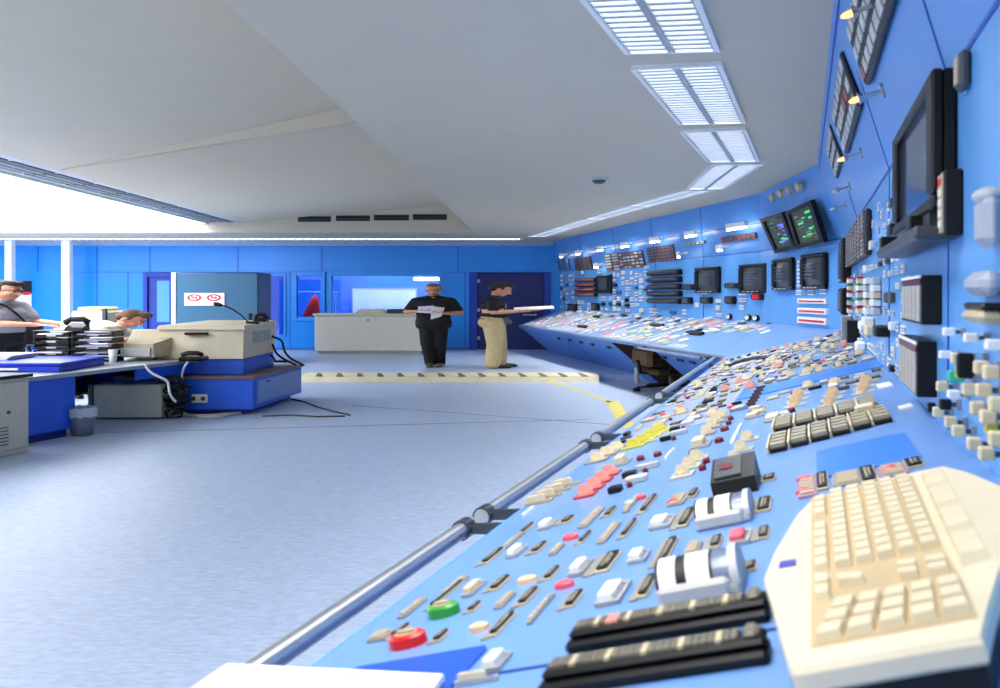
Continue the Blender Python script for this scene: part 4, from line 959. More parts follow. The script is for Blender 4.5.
# ---------------------------------------------------------------- booklet at the near end of the desk
q = [V(p) for p in ((-.553, 1.93, .89), (-.097, 1.67, .972), (-.2, 1.2, .99), (-.75, 1.35, .865))]
t = thing('booklet', 'open cream booklet resting across the handrail and desk edge at the photo bottom', 'booklet', q[3])
up = (q[1] - q[0]).cross(q[3] - q[0]).normalized(); up = up if up.z > 0 else -up
part('page_block', MB().hexa(q, [p + up * .012 for p in q]), PAPER, t)
m = MB()
def bq(s, r): return q[0].lerp(q[1], s).lerp(q[3].lerp(q[2], s), r) + up * .0125
for k in range(3): m.hexa([bq(.45, .03 + .05 * k), bq(.8, .03 + .05 * k), bq(.8, .05 + .05 * k), bq(.45, .05 + .05 * k)], [p + up * .0006 for p in (bq(.45, .03 + .05 * k), bq(.8, .03 + .05 * k), bq(.8, .05 + .05 * k), bq(.45, .05 + .05 * k))])
part('printed_lines', m, mat('faded red print', (214, 150, 140), .8), t)
# ================================================================ LEFT SIDE: DESKS AND OFFICE THINGS
K = 2.1        # plan proportion of the photograph (everything in it is this much wider than tall)
E1, E2 = V((-5.17, 10.3, .75)), V((-4.0, 14.1, .75))
eD = (E2 - E1).normalized(); eN = V((-eD.y, eD.x, 0))
D1, D2 = E1 + eN * 2.15, E2 + eN * 2.15
t = thing('office_desk', 'long grey-topped desk at the left carrying file trays, with a blue end panel', 'desk', E1.lerp(D2, .5) * 1)
part('desk_top', MB().hexa([E1, E2, D2, D1], [p - V((0, 0, .045)) for p in (E1, E2, D2, D1)]), DESKTOP, t)
def wallseg(a, b, z0, z1, th, inn):
    a, b = V((a.x, a.y, 0)), V((b.x, b.y, 0)); o = inn * th
    return MB().hexa([a + V((0, 0, z0)), b + V((0, 0, z0)), b + o + V((0, 0, z0)), a + o + V((0, 0, z0))], [a + V((0, 0, z1)), b + V((0, 0, z1)), b + o + V((0, 0, z1)), a + o + V((0, 0, z1))])
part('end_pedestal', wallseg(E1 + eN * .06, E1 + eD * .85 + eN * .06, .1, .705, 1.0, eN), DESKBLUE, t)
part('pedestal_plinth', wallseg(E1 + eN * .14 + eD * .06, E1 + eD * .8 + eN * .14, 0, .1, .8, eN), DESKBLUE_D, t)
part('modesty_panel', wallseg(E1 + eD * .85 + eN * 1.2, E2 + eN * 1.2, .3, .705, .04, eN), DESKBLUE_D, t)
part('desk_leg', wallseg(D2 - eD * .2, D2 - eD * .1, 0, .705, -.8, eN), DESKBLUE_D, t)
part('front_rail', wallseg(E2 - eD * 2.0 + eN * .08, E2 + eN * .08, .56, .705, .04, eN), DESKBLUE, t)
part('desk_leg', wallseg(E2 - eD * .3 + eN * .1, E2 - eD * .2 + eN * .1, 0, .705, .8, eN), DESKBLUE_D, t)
# blue low cabinet with brown top
t = thing('low_cabinet', 'low blue cabinet with a brown top under the big beige box', 'cabinet', (-4, 14, 0))
c = [(-5.3, 13.05), (-3.4, 13.05), (-3.2, 15.3), (-5.3, 15.3)]
part('body', MB().prism([(p[0], p[1]) for p in c], .08, .5), DESKBLUE, t)
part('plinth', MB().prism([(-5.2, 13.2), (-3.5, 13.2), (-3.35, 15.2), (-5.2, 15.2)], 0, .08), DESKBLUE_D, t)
part('cabinet_top', MB().prism([(-5.3, 13.0), (-3.37, 13.0), (-3.16, 15.35), (-5.3, 15.35)], .5, .53), BROWN, t)
dr = part('side_drawer', MB().hexa([(-3.385, 13.2, .14), (-3.21, 15.2, .14), (-3.21, 15.2, .46), (-3.385, 13.2, .46)], [(-3.36, 13.2, .14), (-3.185, 15.2, .14), (-3.185, 15.2, .46), (-3.36, 13.2, .46)]), mat('drawer lit blue', (92, 140, 214), .35), t)  # lighter blue paints in the light falling on this side
part('drawer_pull', MB().box((-3.33, 13.75, .42), (.03, .35, .035), b=.01), BLACK, dr)
part('riser', MB().b2((-4.45, 13.35, .53), (-3.6, 15.1, .75), b=.01), DESKBLUE, t)
r_ = part('power_socket', MB().b2((atY(192, 0, 13.05).x, 13.02, .11 + .06), (atY(208, 0, 13.05).x, 13.05, .29), b=.01), WHITE, t)
part('socket_hole', MB().cyl((-4.2, 13.01, .23), (-4.2, 13.022, .23), .03).cyl((-4.07, 13.01, .23), (-4.07, 13.022, .23), .03), DKGREY, r_)
# big beige equipment box
x0, x1 = atY(156, 0, 13.3).x, atY(243, 0, 13.3).x
t = thing('beige_terminal', 'big beige equipment box with a dark front slot on the blue cabinet', 'terminal', ((x0 + x1) / 2, 14.1, .75))
m = MB(); z0, z1 = .755, 1.2
m.hexa([(x0, 13.3, z0), (x1, 13.3, z0), (x1 + .02, 15.1, z0), (x0 + .2, 15.1, z0)], [(x0, 13.42, z1), (x1, 13.34, z1), (x1 + .02, 15.1, z1 + .02), (x0 + .2, 15.1, z1 + .02)])
part('housing', m, BEIGE, t)
part('top_lid', MB().hexa([(x0 - .02, 13.36, z1 - .035), (x1 + .03, 13.28, z1 - .035), (x1 + .05, 15.1, z1), (x0 + .2, 15.1, z1)], [(x0, 13.4, z1 + .02), (x1 + .01, 13.32, z1 + .02), (x1 + .03, 15.1, z1 + .05), (x0 + .2, 15.1, z1 + .05)]), BEIGE, t)
part('front_slot', MB().b2((atY(185, 0, 13.3).x, 13.27, 1.09), (atY(207, 0, 13.3).x, 13.4, 1.125)), BLACK, t)
m = MB()
for k in range(7): m.b2((x1 - .02, 13.8 + .16 * k, .95), (x1 + .03, 13.88 + .16 * k, 1.12))
part('side_vent', m, LTGREY, t)
# microphone
t = thing('gooseneck_microphone', 'black gooseneck microphone curving up from the top of the beige box', 'microphone', (-3.9, 14.0, 1.22))
pts = [atY(*q, 14.0) for q in ((252, 326), (247, 321), (241, 315), (233, 309.5), (225, 306), (219, 304.5))]
part('microphone_neck', MB().tube(pts, .011, 8), BLACK, t)
part('microphone_head', MB().tube([atY(*q, 14.0) for q in ((222, 305.5), (218, 304.4), (214, 303.6))], [.022, .032, .026], 10), BLACKM, t)
b = atY(252, 326, 14.0); part('microphone_base', MB().cyl((b.x, b.y, 1.225), (b.x, b.y, 1.26), .12, .1, 18), BLACK, t)
t = thing('desk_phone', 'small black phone standing on the back of the beige box', 'phone', (atY(261, 0, 14.5).x, 14.5, 1.23))
x = atY(261, 0, 14.6).x; part('phone_body', MB().b2((x - .09, 14.45, 1.225), (x + .09, 14.75, 1.3), b=.02), BLACK, t); part('handset', MB().tube([(x - .08, 14.55, 1.31), (x - .02, 14.55, 1.36), (x + .05, 14.55, 1.36), (x + .1, 14.55, 1.29)], [.035, .028, .028, .036], 10), BLACKM, t)
# cables
rnd = random.Random(4)
def wob(p, q, n, a, z=None):
    o = []; f1, f2 = rnd.uniform(0, 6), rnd.uniform(0, 6); n *= 2
    for k in range(n + 1):
        t_ = k / n; x = V(p).lerp(V(q), t_); s = sin(pi * t_); o.append(x + V((2.2 * a * s * sin(5 * t_ + f1), a * s * sin(6 * t_ + f2), 1.6 * a * s * sin(4 * t_ + f2))))
    return o
for k, (q0, q1, r, m_, lb) in enumerate((((262, 336), (297, 366), .018, RUBBER, 'black cable dropping from the back of the beige box, upper of three'), ((258, 343), (290, 372), .018, RUBBER, 'black cable dropping from the back of the beige box, middle of three'), ((252, 352), (280, 362), .016, RUBBER, 'black cable lying beside the beige box, lowest of three'))):
    a, b = atY(*q0, 14.9), atY(*q1, 14.9); b.z = max(b.z, .55)
    solo('power_cable', MB().tube(wob(a + V((.15, 0, 0)), b + V((.1, 0, 0)), 7, .035), r, 7), m_, lb, 'cable')
for k, (q0, q1, lb) in enumerate((((145, 364), (176, 402), 'white cable hanging under the desk, left of the pair'), ((188, 362), (170, 414), 'white cable hanging under the desk, right of the pair'))):
    yy = 11.75 if k == 0 else 12.85; a, b = atY(*q0, yy), atY(*q1, yy); solo('white_cable', MB().tube(wob(a, b, 8, .03), .016, 7), CABLEW, lb, 'cable')
m = MB()
for k in range(11):
    c = V((-4.38 + rnd.uniform(-.1, .1), 12.75 + rnd.uniform(-.05, .05), .06 + .045 * k)); rr = rnd.uniform(.1, .2); ph = rnd.uniform(0, 6)
    m.tube([c + V((rr * cos(ph + j * .7), .06 * sin(j * 1.9 + ph), .06 * sin(ph + j * .7))) for j in range(9)], .017, 6)
t = solo('cable_tangle', m, RUBBER, 'dark tangle of black cables hanging down beside the grey panel', 'cables')
m = MB(); a = atZ(165, 416, .02)
for k in range(3): m.tube([a + V((.12 * j + .05 * k, .16 * sin(j * .9 + k) + .1 * k, 0)) for j in range(8)], .018, 6)
solo('floor_cable', m, mat('pale cable', (196, 196, 184), .5), 'pale cable loops lying on the floor below the tangle', 'cable')
for q, lb in ((((292, 399), (305, 402), (318, 407), (332, 411), (350, 415)), 'thin dark cable curving over the floor from the blue cabinet, longer one'), (((262, 416), (290, 415), (318, 416.5), (345, 416)), 'thin dark cable lying straight on the floor in front of the blue cabinet')):
    solo('floor_cable', MB().tube([atZ(*p, .012) for p in q], .012, 6), DKGREY, lb, 'cable')
# grey steel case and bin below the desk
t = thing('computer_case', 'grey green computer case standing under the desk beside the cables', 'computer', (-4.95, 12.9, 0))
xa, xb = -5.4, -4.5; part('case_body', MB().b2((xa, 12.6, .02), (xb, 13.0, .46), b=.015), GREEN_GREY, t); part('case_front', MB().b2((xa - .06, 12.58, .02), (xa, 13.02, .47), b=.01), DKGREY, t)
t = thing('waste_bin', 'small translucent waste bin with a pale liner on the floor beside the desk end', 'bin', (-4.95, 11.25, 0))
c = V((-4.93, 11.2, 0)); m = MB(); n = 20
vs = []
for z, r in ((0, .12), (.3, .17), (.3, .16), (.02, .11)): vs += [(c.x + r * cos(2 * pi * k / n), c.y + r * sin(2 * pi * k / n), z) for k in range(n)]
m.add(vs, [(j * n + k, j * n + (k + 1) % n, (j + 1) * n + (k + 1) % n, (j + 1) * n + k) for j in range(3) for k in range(n)] + [tuple(range(n)), tuple(range(3 * n, 4 * n))], 0, True)
part('bin_body', m, mat('smoky bin plastic', (120, 130, 150), .3), t)
m = MB(); vs = []
for z, r in ((.22, .173), (.3, .182), (.335, .16), (.3, .15)): vs += [(c.x + r * (1 + .05 * sin(5 * k)) * cos(2 * pi * k / n), c.y + r * sin(2 * pi * k / n), z + .012 * sin(3 * k)) for k in range(n)]
m.add(vs, [(j * n + k, j * n + (k + 1) % n, (j + 1) * n + (k + 1) % n, (j + 1) * n + k) for j in range(3) for k in range(n)], 0, True); part('bin_liner', m, mat('liner', (190, 200, 216), .4), t)
# beige steel cabinet at the very left
t = thing('steel_cabinet', 'beige steel cabinet with a black top at the lower left edge', 'cabinet', (-5.5, 9.8, 0))
P0 = V((-4.94, 10.0, 0)); ang = math.atan2(eD.y, eD.x); MC = T(P0) @ RZ(ang)     # x runs back along the desk, -x to the camera, y into the desk
part('body', MB().b2((-1.6, .02, 0), (0, .95, .79), b=.01), CAB_GREY, t, MC); part('cabinet_top', MB().b2((-1.63, -.02, .79), (.02, .97, .825), b=.008), BLACK, t, MC)
d = part('cabinet_door', MB().b2((-.85, 0, .06), (-.04, .02, .75), b=.006), CAB_GREY, t, MC); part('cabinet_door', MB().b2((-1.56, 0, .06), (-.88, .02, .75), b=.006), CAB_GREY, t, MC)
for k in range(6): part('vent_slot', MB().b2((-.75, -.006, .12 + .035 * k), (-.3, 0, .13 + .035 * k)), DKGREY, d, MC)
part('door_lock', MB().cyl((-.3, -.014, .45), (-.3, .002, .45), .018), DKGREY, d, MC)
# file trays, two columns of five, with papers
def tray(x0, x1, z, lab, plab, y=12.8, grp='file trays on the desk'):
    t = thing('file_tray', lab, 'tray', ((x0 + x1) / 2, y + .3, z), grp); h = .082
    m = MB(); m.b2((x0, y, z), (x1, y + .34, z + .008)); m.b2((x0, y + .32, z), (x1, y + .34, z + .05))
    part('tray_base', m, BLACK, t)
    for xx in (x0, x1 - .03): part('tray_side', MB().b2((xx, y, z), (xx + .03, y + .34, z + .07), b=.005), BLACK, t)
    part('tray_lip', MB().b2((x0, y - .01, z), (x0 + (x1 - x0) * .36, y, z + .03)), BLACK, t); part('tray_lip', MB().b2((x1 - (x1 - x0) * .36, y - .01, z), (x1, y, z + .03)), BLACK, t)
    n = rnd.choice((2, 3, 4)); m = MB()
    for k in range(n): o = rnd.uniform(-.03, .03); m.b2((x0 + .07 + o, y + .02 + o, z + .009 + .011 * k), (x1 - .07 + o, y + .31, z + .018 + .011 * k))
    solo('paper_stack', m, rnd.choice((PAPER, PAPERB, mat('green grey paper', (170, 190, 180), .8))), plab, 'papers', 'papers in the file trays')
OR = ('lowest', 'second from the bottom', 'middle', 'second from the top', 'topmost')
xL0, xL1, xR0, xR1 = atY(33, 0, 12.8).x, atY(69, 0, 12.8).x, atY(71, 0, 12.8).x, atY(114, 0, 12.8).x
for k in range(5):
    tray(xL0, xL1, .752 + .083 * k, 'black file tray, %s of the left column on the desk' % OR[k], 'papers lying in the %s tray of the left column' % OR[k])
    tray(xR0, xR1, .752 + .083 * k, 'black file tray, %s of the right column on the desk' % OR[k], 'papers lying in the %s tray of the right column' % OR[k])
zt = .752 + .083 * 5
t = thing('desk_telephone', 'black telephone on top of the left file tray column by the hand', 'phone', (atY(75, 0, 12.9).x, 12.95, zt))
x = atY(76, 0, 12.95).x
part('tray_cover', MB().b2((xL0 - .02, 12.8, zt - .006), (xR1 + .02, 13.14, zt + .004)), BLACK, t)
part('phone_body', MB().hexa([(x - .12, 12.85, zt + .004), (x + .12, 12.85, zt + .004), (x + .12, 13.12, zt + .004), (x - .12, 13.12, zt + .004)], [(x - .12, 12.88, zt + .04), (x + .12, 12.88, zt + .04), (x + .12, 13.1, zt + .1), (x - .12, 13.1, zt + .1)]), BLACK, t)
part('handset', MB().tube([(x - .17, 13.0, zt + .1), (x - .1, 13.0, zt + .15), (x + .08, 13.0, zt + .15), (x + .15, 13.0, zt + .1)], [.045, .035, .035, .045], 10), BLACKM, t)
# blue binder slab, papers, cup
t = thing('binder_box', 'flat royal blue box file lying on the desk in front of the file trays', 'box', (-6.1, 11.5, .75))
part('box_body', MB().b2((-7.0, 11.05, .75), (-5.12, 12.3, .83), b=.01), SLABBLUE, t); part('box_lid', MB().b2((-7.02, 11.02, .83), (-5.1, 12.32, .86), b=.008), SLABBLUE, t)
part('page_edge', MB().b2((-6.98, 11.03, .775), (-5.6, 11.05, .8)), PAPER, t)
m = MB()
for k in range(4): m.box((-6.45 + .02 * k, 11.85, .868 + .014 * k), (.95, .7, .012), 0, RZ(0))
solo('paper_pile', m, PAPER, 'loose pile of white papers on the blue box file at the left edge', 'papers')
x = atY(119, 0, 12.9).x; m = MB(); n = 18; vs = []
for z, r in ((.75, .045), (.92, .06), (.92, .053), (.765, .04)): vs += [(x + r * cos(2 * pi * k / n), 12.7 + r * sin(2 * pi * k / n), z) for k in range(n)]
m.add(vs, [(j * n + k, j * n + (k + 1) % n, (j + 1) * n + (k + 1) % n, (j + 1) * n + k) for j in range(3) for k in range(n)] + [tuple(range(n)), tuple(range(3 * n, 4 * n))], 0, True)
solo('paper_cup', m, WHITE, 'white paper cup on the desk right of the file trays', 'cup')
# beige monitor seen from behind
t = thing('beige_monitor', 'beige computer monitor seen from behind on the desk, in front of the seated man', 'monitor', (-5.2, 13.2, .75))
a0, a1 = atY(122, 0, 13.1).x, atY(176, 0, 13.1).x
m = MB(); m.hexa([(a0 + .05, 12.95, .8), (a1 - .25, 12.95, .8), (a1, 13.75, .8), (a0 - .1, 13.75, .8)], [(a0 + .08, 13.0, .98), (a1 - .28, 13.0, .98), (a1, 13.75, 1.13), (a0 - .1, 13.75, 1.13)])
part('rear_shell', m, BEIGE_D, t)
part('front_bezel', MB().b2((a0 - .12, 13.75, .78), (a1 + .02, 13.9, 1.15), b=.02), BEIGE, t)
part('connector_plate', MB().b2((a1 - .7, 12.93, .815), (a1 - .3, 12.96, .93)), LTGREY, t)
part('monitor_foot', MB().b2((a0 + .2, 13.1, .75), (a1 - .35, 13.6, .8), b=.015), BEIGE_D, t)
t = thing('telephone_set', 'dark telephone set lying on the desk beside the beige monitor', 'phone', (-4.5, 13.3, .75)); x = atY(196, 0, 13.0).x
part('phone_body', MB().b2((x - .2, 12.85, .753), (x + .12, 13.2, .81), b=.02), BLACK, t); part('handset', MB().tube([(x - .18, 12.95, .83), (x - .1, 12.95, .86), (x + .04, 12.95, .86), (x + .11, 12.95, .83)], .03, 8), BLACKM, t)
# copier behind
x0, x1 = atY(74, 0, 17.2).x, atY(113, 0, 17.2).x
t = thing('photocopier', 'cream photocopier standing behind the seated man', 'copier', ((x0 + x1) / 2, 17.6, 0))
part('copier_cabinet', MB().b2((x0, 17.2, 0), (x1, 18.1, 1.1), b=.02), IVORY, t); part('copier_top', MB().b2((x0 - .03, 17.15, 1.1), (x1 - .1, 18.1, 1.36), b=.03).b2((x0 + .05, 17.2, 1.36), (x1 - .2, 18.0, 1.43), b=.03), BEIGE, t)
part('paper_feed', MB().b2((x0 + .1, 17.12, 1.2), (x1 - .3, 17.16, 1.22)).b2((x0 + .1, 17.12, 1.28), (x1 - .3, 17.16, 1.29)), LTGREY, t); part('control_strip', MB().b2((x1 - .16, 17.11, 1.14), (x1 - .1, 17.2, 1.4)), DKGREY, t)
# teal cabinet with two prohibition signs
x0, x1 = atY(176, 0, 21).x, atY(258, 0, 21).x; zt = 2.15
t = thing('teal_cabinet', 'tall teal metal cabinet standing behind the beige box, carrying a prohibition sign', 'cabinet', ((x0 + x1) / 2, 21.5, .12))
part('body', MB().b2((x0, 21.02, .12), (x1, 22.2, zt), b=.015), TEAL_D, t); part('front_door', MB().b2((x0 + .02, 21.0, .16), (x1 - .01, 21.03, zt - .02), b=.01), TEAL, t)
part('edge_strip', MB().b2((x0 - .11, 21.0, .12), (x0, 21.1, zt), b=.01), mat('pale edge strip', (176, 196, 206), .4), t)
part('door_handle', MB().b2((x1 - .2, 20.96, 1.0), (x1 - .14, 21.0, 1.25), b=.01), BLACK, t)
y = 20.98; sx0, sx1 = atY(184.4, 0, y).x, atY(224.3, 0, y).x; sz0, sz1 = atY(0, 305.5, y).z, atY(0, 293, y).z
t = thing('prohibition_sign', 'white sign plate with two red prohibition circles on the teal cabinet', 'sign', ((sx0 + sx1) / 2, y, sz0))
part('sign_plate', MB().b2((sx0, y - .006, sz0), (sx1, y + .012, sz1)), WHITE, t)
for px in (194.5, 214):
    c = V((atY(px, 0, y).x, y - .007, atY(0, 297.7, y).z)); n = 28; m = MB(); vs = []
    for yy in (0, -.006):
        for r in (1.04, .68): vs += [(c.x + .155 * r * cos(2 * pi * k / n), c.y + yy, c.z + .074 * r * sin(2 * pi * k / n)) for k in range(n)]
    m.add(vs, [(a * n + k, a * n + (k + 1) % n, b * n + (k + 1) % n, b * n + k) for a, b in ((0, 1), (1, 3), (3, 2), (2, 0)) for k in range(n)])
    m.hexa([(c.x - .11, c.y - .001, c.z + .04), (c.x - .09, c.y - .001, c.z + .055), (c.x + .11, c.y - .001, c.z - .04), (c.x + .09, c.y - .001, c.z - .055)], [(c.x - .11, c.y - .007, c.z + .04), (c.x - .09, c.y - .007, c.z + .055), (c.x + .11, c.y - .007, c.z - .04), (c.x + .09, c.y - .007, c.z - .055)])
    rg = part('prohibition_ring', m, mat('sign red', (206, 60, 50), .5), t)
    part('pictogram', MB().b2((c.x - .07, c.y - .003, c.z - .01), (c.x + .06, c.y, c.z + .008)).b2((c.x + .03, c.y - .003, c.z), (c.x + .06, c.y, c.z + .03)), DKGREY, rg)
part('caption_line', MB().b2((sx0 + .1, y - .008, sz0 + .05), (sx1 - .12, y - .006, sz0 + .07)).b2((sx0 + .2, y - .008, sz0 + .09), (sx1 - .25, y - .006, sz0 + .1)), mat('caption grey', (190, 176, 176), .6), t)
# ivory counter and what stands on it
x0, x1 = atY(313, 0, 24.5).x, atY(424, 0, 24.5).x
t = thing('ivory_counter', 'wide ivory counter with a small lock, standing before the back wall', 'counter', ((x0 + x1) / 2, 24.9, .12))
part('body', MB().b2((x0 + .04, 24.52, .2), (x1 - .03, 25.3, 1.12), b=.01), IVORY, t); part('counter_top', MB().b2((x0, 24.46, 1.12), (x1, 25.34, 1.17), b=.012), IVORY, t); part('plinth', MB().b2((x0 + .1, 24.6, .12), (x1 - .1, 25.25, .2)), CAB_GREY, t)
part('front_panel', MB().b2((x0 + .05, 24.5, .21), (x1 - .04, 24.53, 1.1), b=.006), IVORY, t); part('counter_lock', MB().cyl((atY(368, 0, 24.5).x, 24.48, 1.0), (atY(368, 0, 24.5).x, 24.51, 1.0), .03), GREY, t)
x0, x1 = atY(357, 0, 24.8).x, atY(386, 0, 24.8).x
t = thing('flat_printer', 'low cream printer on the ivory counter', 'printer', ((x0 + x1) / 2, 24.9, 1.17)); part('printer_body', MB().b2((x0, 24.65, 1.17), (x1, 25.15, 1.25), b=.02), BEIGE, t); part('printer_lid', MB().b2((x0 + .06, 24.7, 1.25), (x1 - .1, 25.1, 1.29), b=.01), IVORY, t)
x0, x1 = atY(388, 0, 24.8).x, atY(409, 0, 24.8).x
t = thing('black_binder', 'black ring binder lying on the ivory counter beside the standing man', 'binder', ((x0 + x1) / 2, 24.9, 1.17)); part('binder_cover', MB().b2((x0, 24.62, 1.17), (x1, 25.1, 1.18)).b2((x0, 24.62, 1.27), (x1, 25.1, 1.28)).b2((x0, 24.62, 1.17), (x0 + .03, 25.1, 1.28)), BLACK, t); part('binder_pages', MB().b2((x0 + .03, 24.65, 1.18), (x1 - .03, 25.07, 1.27)), mat('dark pages', (70, 72, 80), .7), t)
# annex behind the window: board, lamp, added fill lamps, jacket
y = 28.95; x0, x1 = atY(352, 0, y).x, atY(417, 0, y).x
t = thing('white_board', 'white board on the far wall behind the wide window', 'whiteboard', ((x0 + x1) / 2, y, .9)); part('board_face', MB().b2((x0 + .04, y - .03, .95), (x1 - .04, y, 1.82)), mat('board white', (250, 250, 252), .3), t)
part('board_frame', MB().b2((x0, y - .04, .91), (x1, y, .95)).b2((x0, y - .04, 1.82), (x1, y, 1.86)).b2((x0, y - .04, .95), (x0 + .04, y, 1.82)).b2((x1 - .04, y - .04, .95), (x1, y, 1.82)), LTGREY, t)
m = MB()
for k in range(5): m.b2((x0 + .3, y - .033, 1.7 - .14 * k), (x1 - .3 - .2 * (k % 2), y - .03, 1.705 - .14 * k))
part('board_lines', m, mat('faint marker', (200, 208, 220), .6), t)
y = 27.6; x0, x1 = atY(413, 0, y).x, atY(440, 0, y).x; z = atY(0, 279, y).z
t = thing('annex_lamp', 'white twin tube lamp seen through the wide window', 'lamp', ((x0 + x1) / 2, y, z)); part('lamp_tray', MB().b2((x0, y - .02, z + .04), (x1, y + .4, z + .07)), WHITE, t)
for dz in (0, .4): part('lamp_tube', MB().cyl((x0 + .03, y + dz, z), (x1 - .03, y + dz, z), .035), mat('annex tube', (250, 250, 255), .5, emit=34), t)
part('lamp_rod', MB().cyl((x0 + .2, y + .2, z + .07), (x0 + .2, y + .2, 3.15), .012).cyl((x1 - .2, y + .2, z + .07), (x1 - .2, y + .2, 3.15), .012), LTGREY, t)
for px, lb in ((312, 'added unseen tube lamp lighting the red jacket behind the narrow window'), (385, 'added unseen tube lamp lighting the white board behind the wide window')):  # unseen lamps added to brighten the jacket and the board
    yl = 26.8 if px < 320 else 28.3; x = atY(px, 0, yl + .2).x; t = thing('annex_lamp', lb, 'lamp', (x, yl, 3.1)); part('lamp_tray', MB().b2((x - .7, yl - .1, 3.1), (x + .7, yl + .3, 3.148)), WHITE, t); part('lamp_tube', MB().b2((x - .65, yl - .05, 3.07), (x + .65, yl + .25, 3.1), b=.01), mat('annex tube', (250, 250, 255), .5, emit=34), t)
y = 27.15
def ringpts(px0, px1, py, dep): a, b = atY(px0, py, y), atY(px1, py, y); c = (a + b) / 2; r = (b.x - a.x) / 2; return [(c.x + r * cos(2 * pi * k / 16), y + dep * sin(2 * pi * k / 16) + .02 * sin(k * 2.3), c.z) for k in range(16)]
m = MB(); vs = sum([ringpts(*q) for q in ((313.5, 317, 295.5, .05), (311, 318.5, 299, .1), (308, 319.5, 304, .13), (305, 320, 310, .14), (303, 320.5, 316, .15), (302, 320.5, 323, .15))], [])
m.add(vs, [(j * 16 + k, j * 16 + (k + 1) % 16, (j + 1) * 16 + (k + 1) % 16, (j + 1) * 16 + k) for j in range(5) for k in range(16)] + [tuple(range(16)), tuple(range(80, 96))], 0, True)
t = thing('red_jacket', 'red jacket hanging behind the narrow window', 'jacket', (atY(313, 0, y).x, y, .85)); part('jacket_cloth', m, mat('red cloth', (244, 30, 16), .8, var=.2), t)
p = atY(315, 295.5, y); part('hanger_hook', MB().tube([p, p + V((0, 0, .06)), p + V((.04, 0, .1)), p + V((.08, 0, .07))], .01, 6), CHROME, t)
part('coat_rail', MB().cyl((p.x - .7, y, p.z + .1), (p.x + .7, y, p.z + .1), .015).cyl((p.x - .6, y, .12), (p.x - .6, y, p.z + .1), .02).cyl((p.x + .6, y, .12), (p.x + .6, y, p.z + .1), .02), LTGREY, t)
# notice on the back wall at the left
x0, x1 = atY(14, 0, 26.35).x, atY(31, 0, 26.35).x; z0, z1 = atY(0, 309, 26.35).z, atY(0, 281, 26.35).z
t = thing('wall_notice', 'black and white notice with a red mark on the back wall behind the grey-shirted man', 'notice', ((x0 + x1) / 2, 26.36, z0))
part('notice_sheet', MB().b2((x0, 26.36, z0), (x1, 26.39, z0 + (z1 - z0) * .55)), PAPER, t); part('notice_picture', MB().b2((x0, 26.355, z0 + (z1 - z0) * .55), (x1, 26.39, z1)), BLACKM, t); part('notice_mark', MB().b2((x0 + .25, 26.35, z0 + (z1 - z0) * .5), (x1 - .02, 26.357, z0 + (z1 - z0) * .62)), RED, t)
# office chairs
def chair(pos, rz, label, cm, seat_z=.46, bc=.36, bh=.44):
    t = thing('office_chair', label, 'chair', (pos[0], pos[1], pos[2]), 'office chairs', rz)
    B = T(pos) @ RZ(rz) @ S(K, K, 1)
    def P(nm, mb, m): mb.v = [tuple(S(K, K, 1) @ V(p)) for p in mb.v]; return link(nm, mb.mesh(nm, [m]), t, W[t])
    P('seat', MB().box((0, 0, seat_z), (.46, .46, .09), b=.035), cm); P('backrest', MB().box((0, .24, seat_z + bc), (.42, .08, bh), b=.035), cm)
    P('back_post', MB().tube([(0, .1, seat_z - .05), (0, .27, seat_z - .02), (0, .29, seat_z + .2)], .02), BLACK); P('gas_column', MB().cyl((0, 0, .1), (0, 0, seat_z - .04), .025), DKGREY)
    for k in range(5):
        a = 2 * pi * k / 5 + .3; c, s_ = cos(a), sin(a); g = P('leg', MB().tube([(0, 0, .11), (c * .3, s_ * .3, .065)], [.024, .016]), BLACK)
        P('castor', MB().cyl((c * .3 - s_ * .02, s_ * .3 + c * .02, .03), (c * .3 + s_ * .02, s_ * .3 - c * .02, .03), .03), BLACKM)
    for sx in (-1, 1): P('armrest', MB().tube([(sx * .24, .1, seat_z), (sx * .27, .1, seat_z + .2), (sx * .27, -.12, seat_z + .2)], .018), BLACK)
chair((-7.2, 15.5, 0), pi / 2, 'black office chair under the seated man behind the desk', mat('black seat cloth', (30, 30, 34), .9, var=.2), .66)
chair((-6.15, 12.75, 0), -.7, 'dark office chair pushed under the long desk beside the computer case', mat('black seat cloth', (30, 30, 34), .9, var=.2), .36, .2, .2)
p = fpt((yg0 + yg1) / 2) + inF * .75
chair((p.x, p.y, 0), math.atan2(inF.y, inF.x) + pi / 2, 'brown office chair pushed into the knee opening of the far desk', mat('brown seat cloth', (84, 62, 34), .9, var=.25, scale=30), .34, .24, .3)
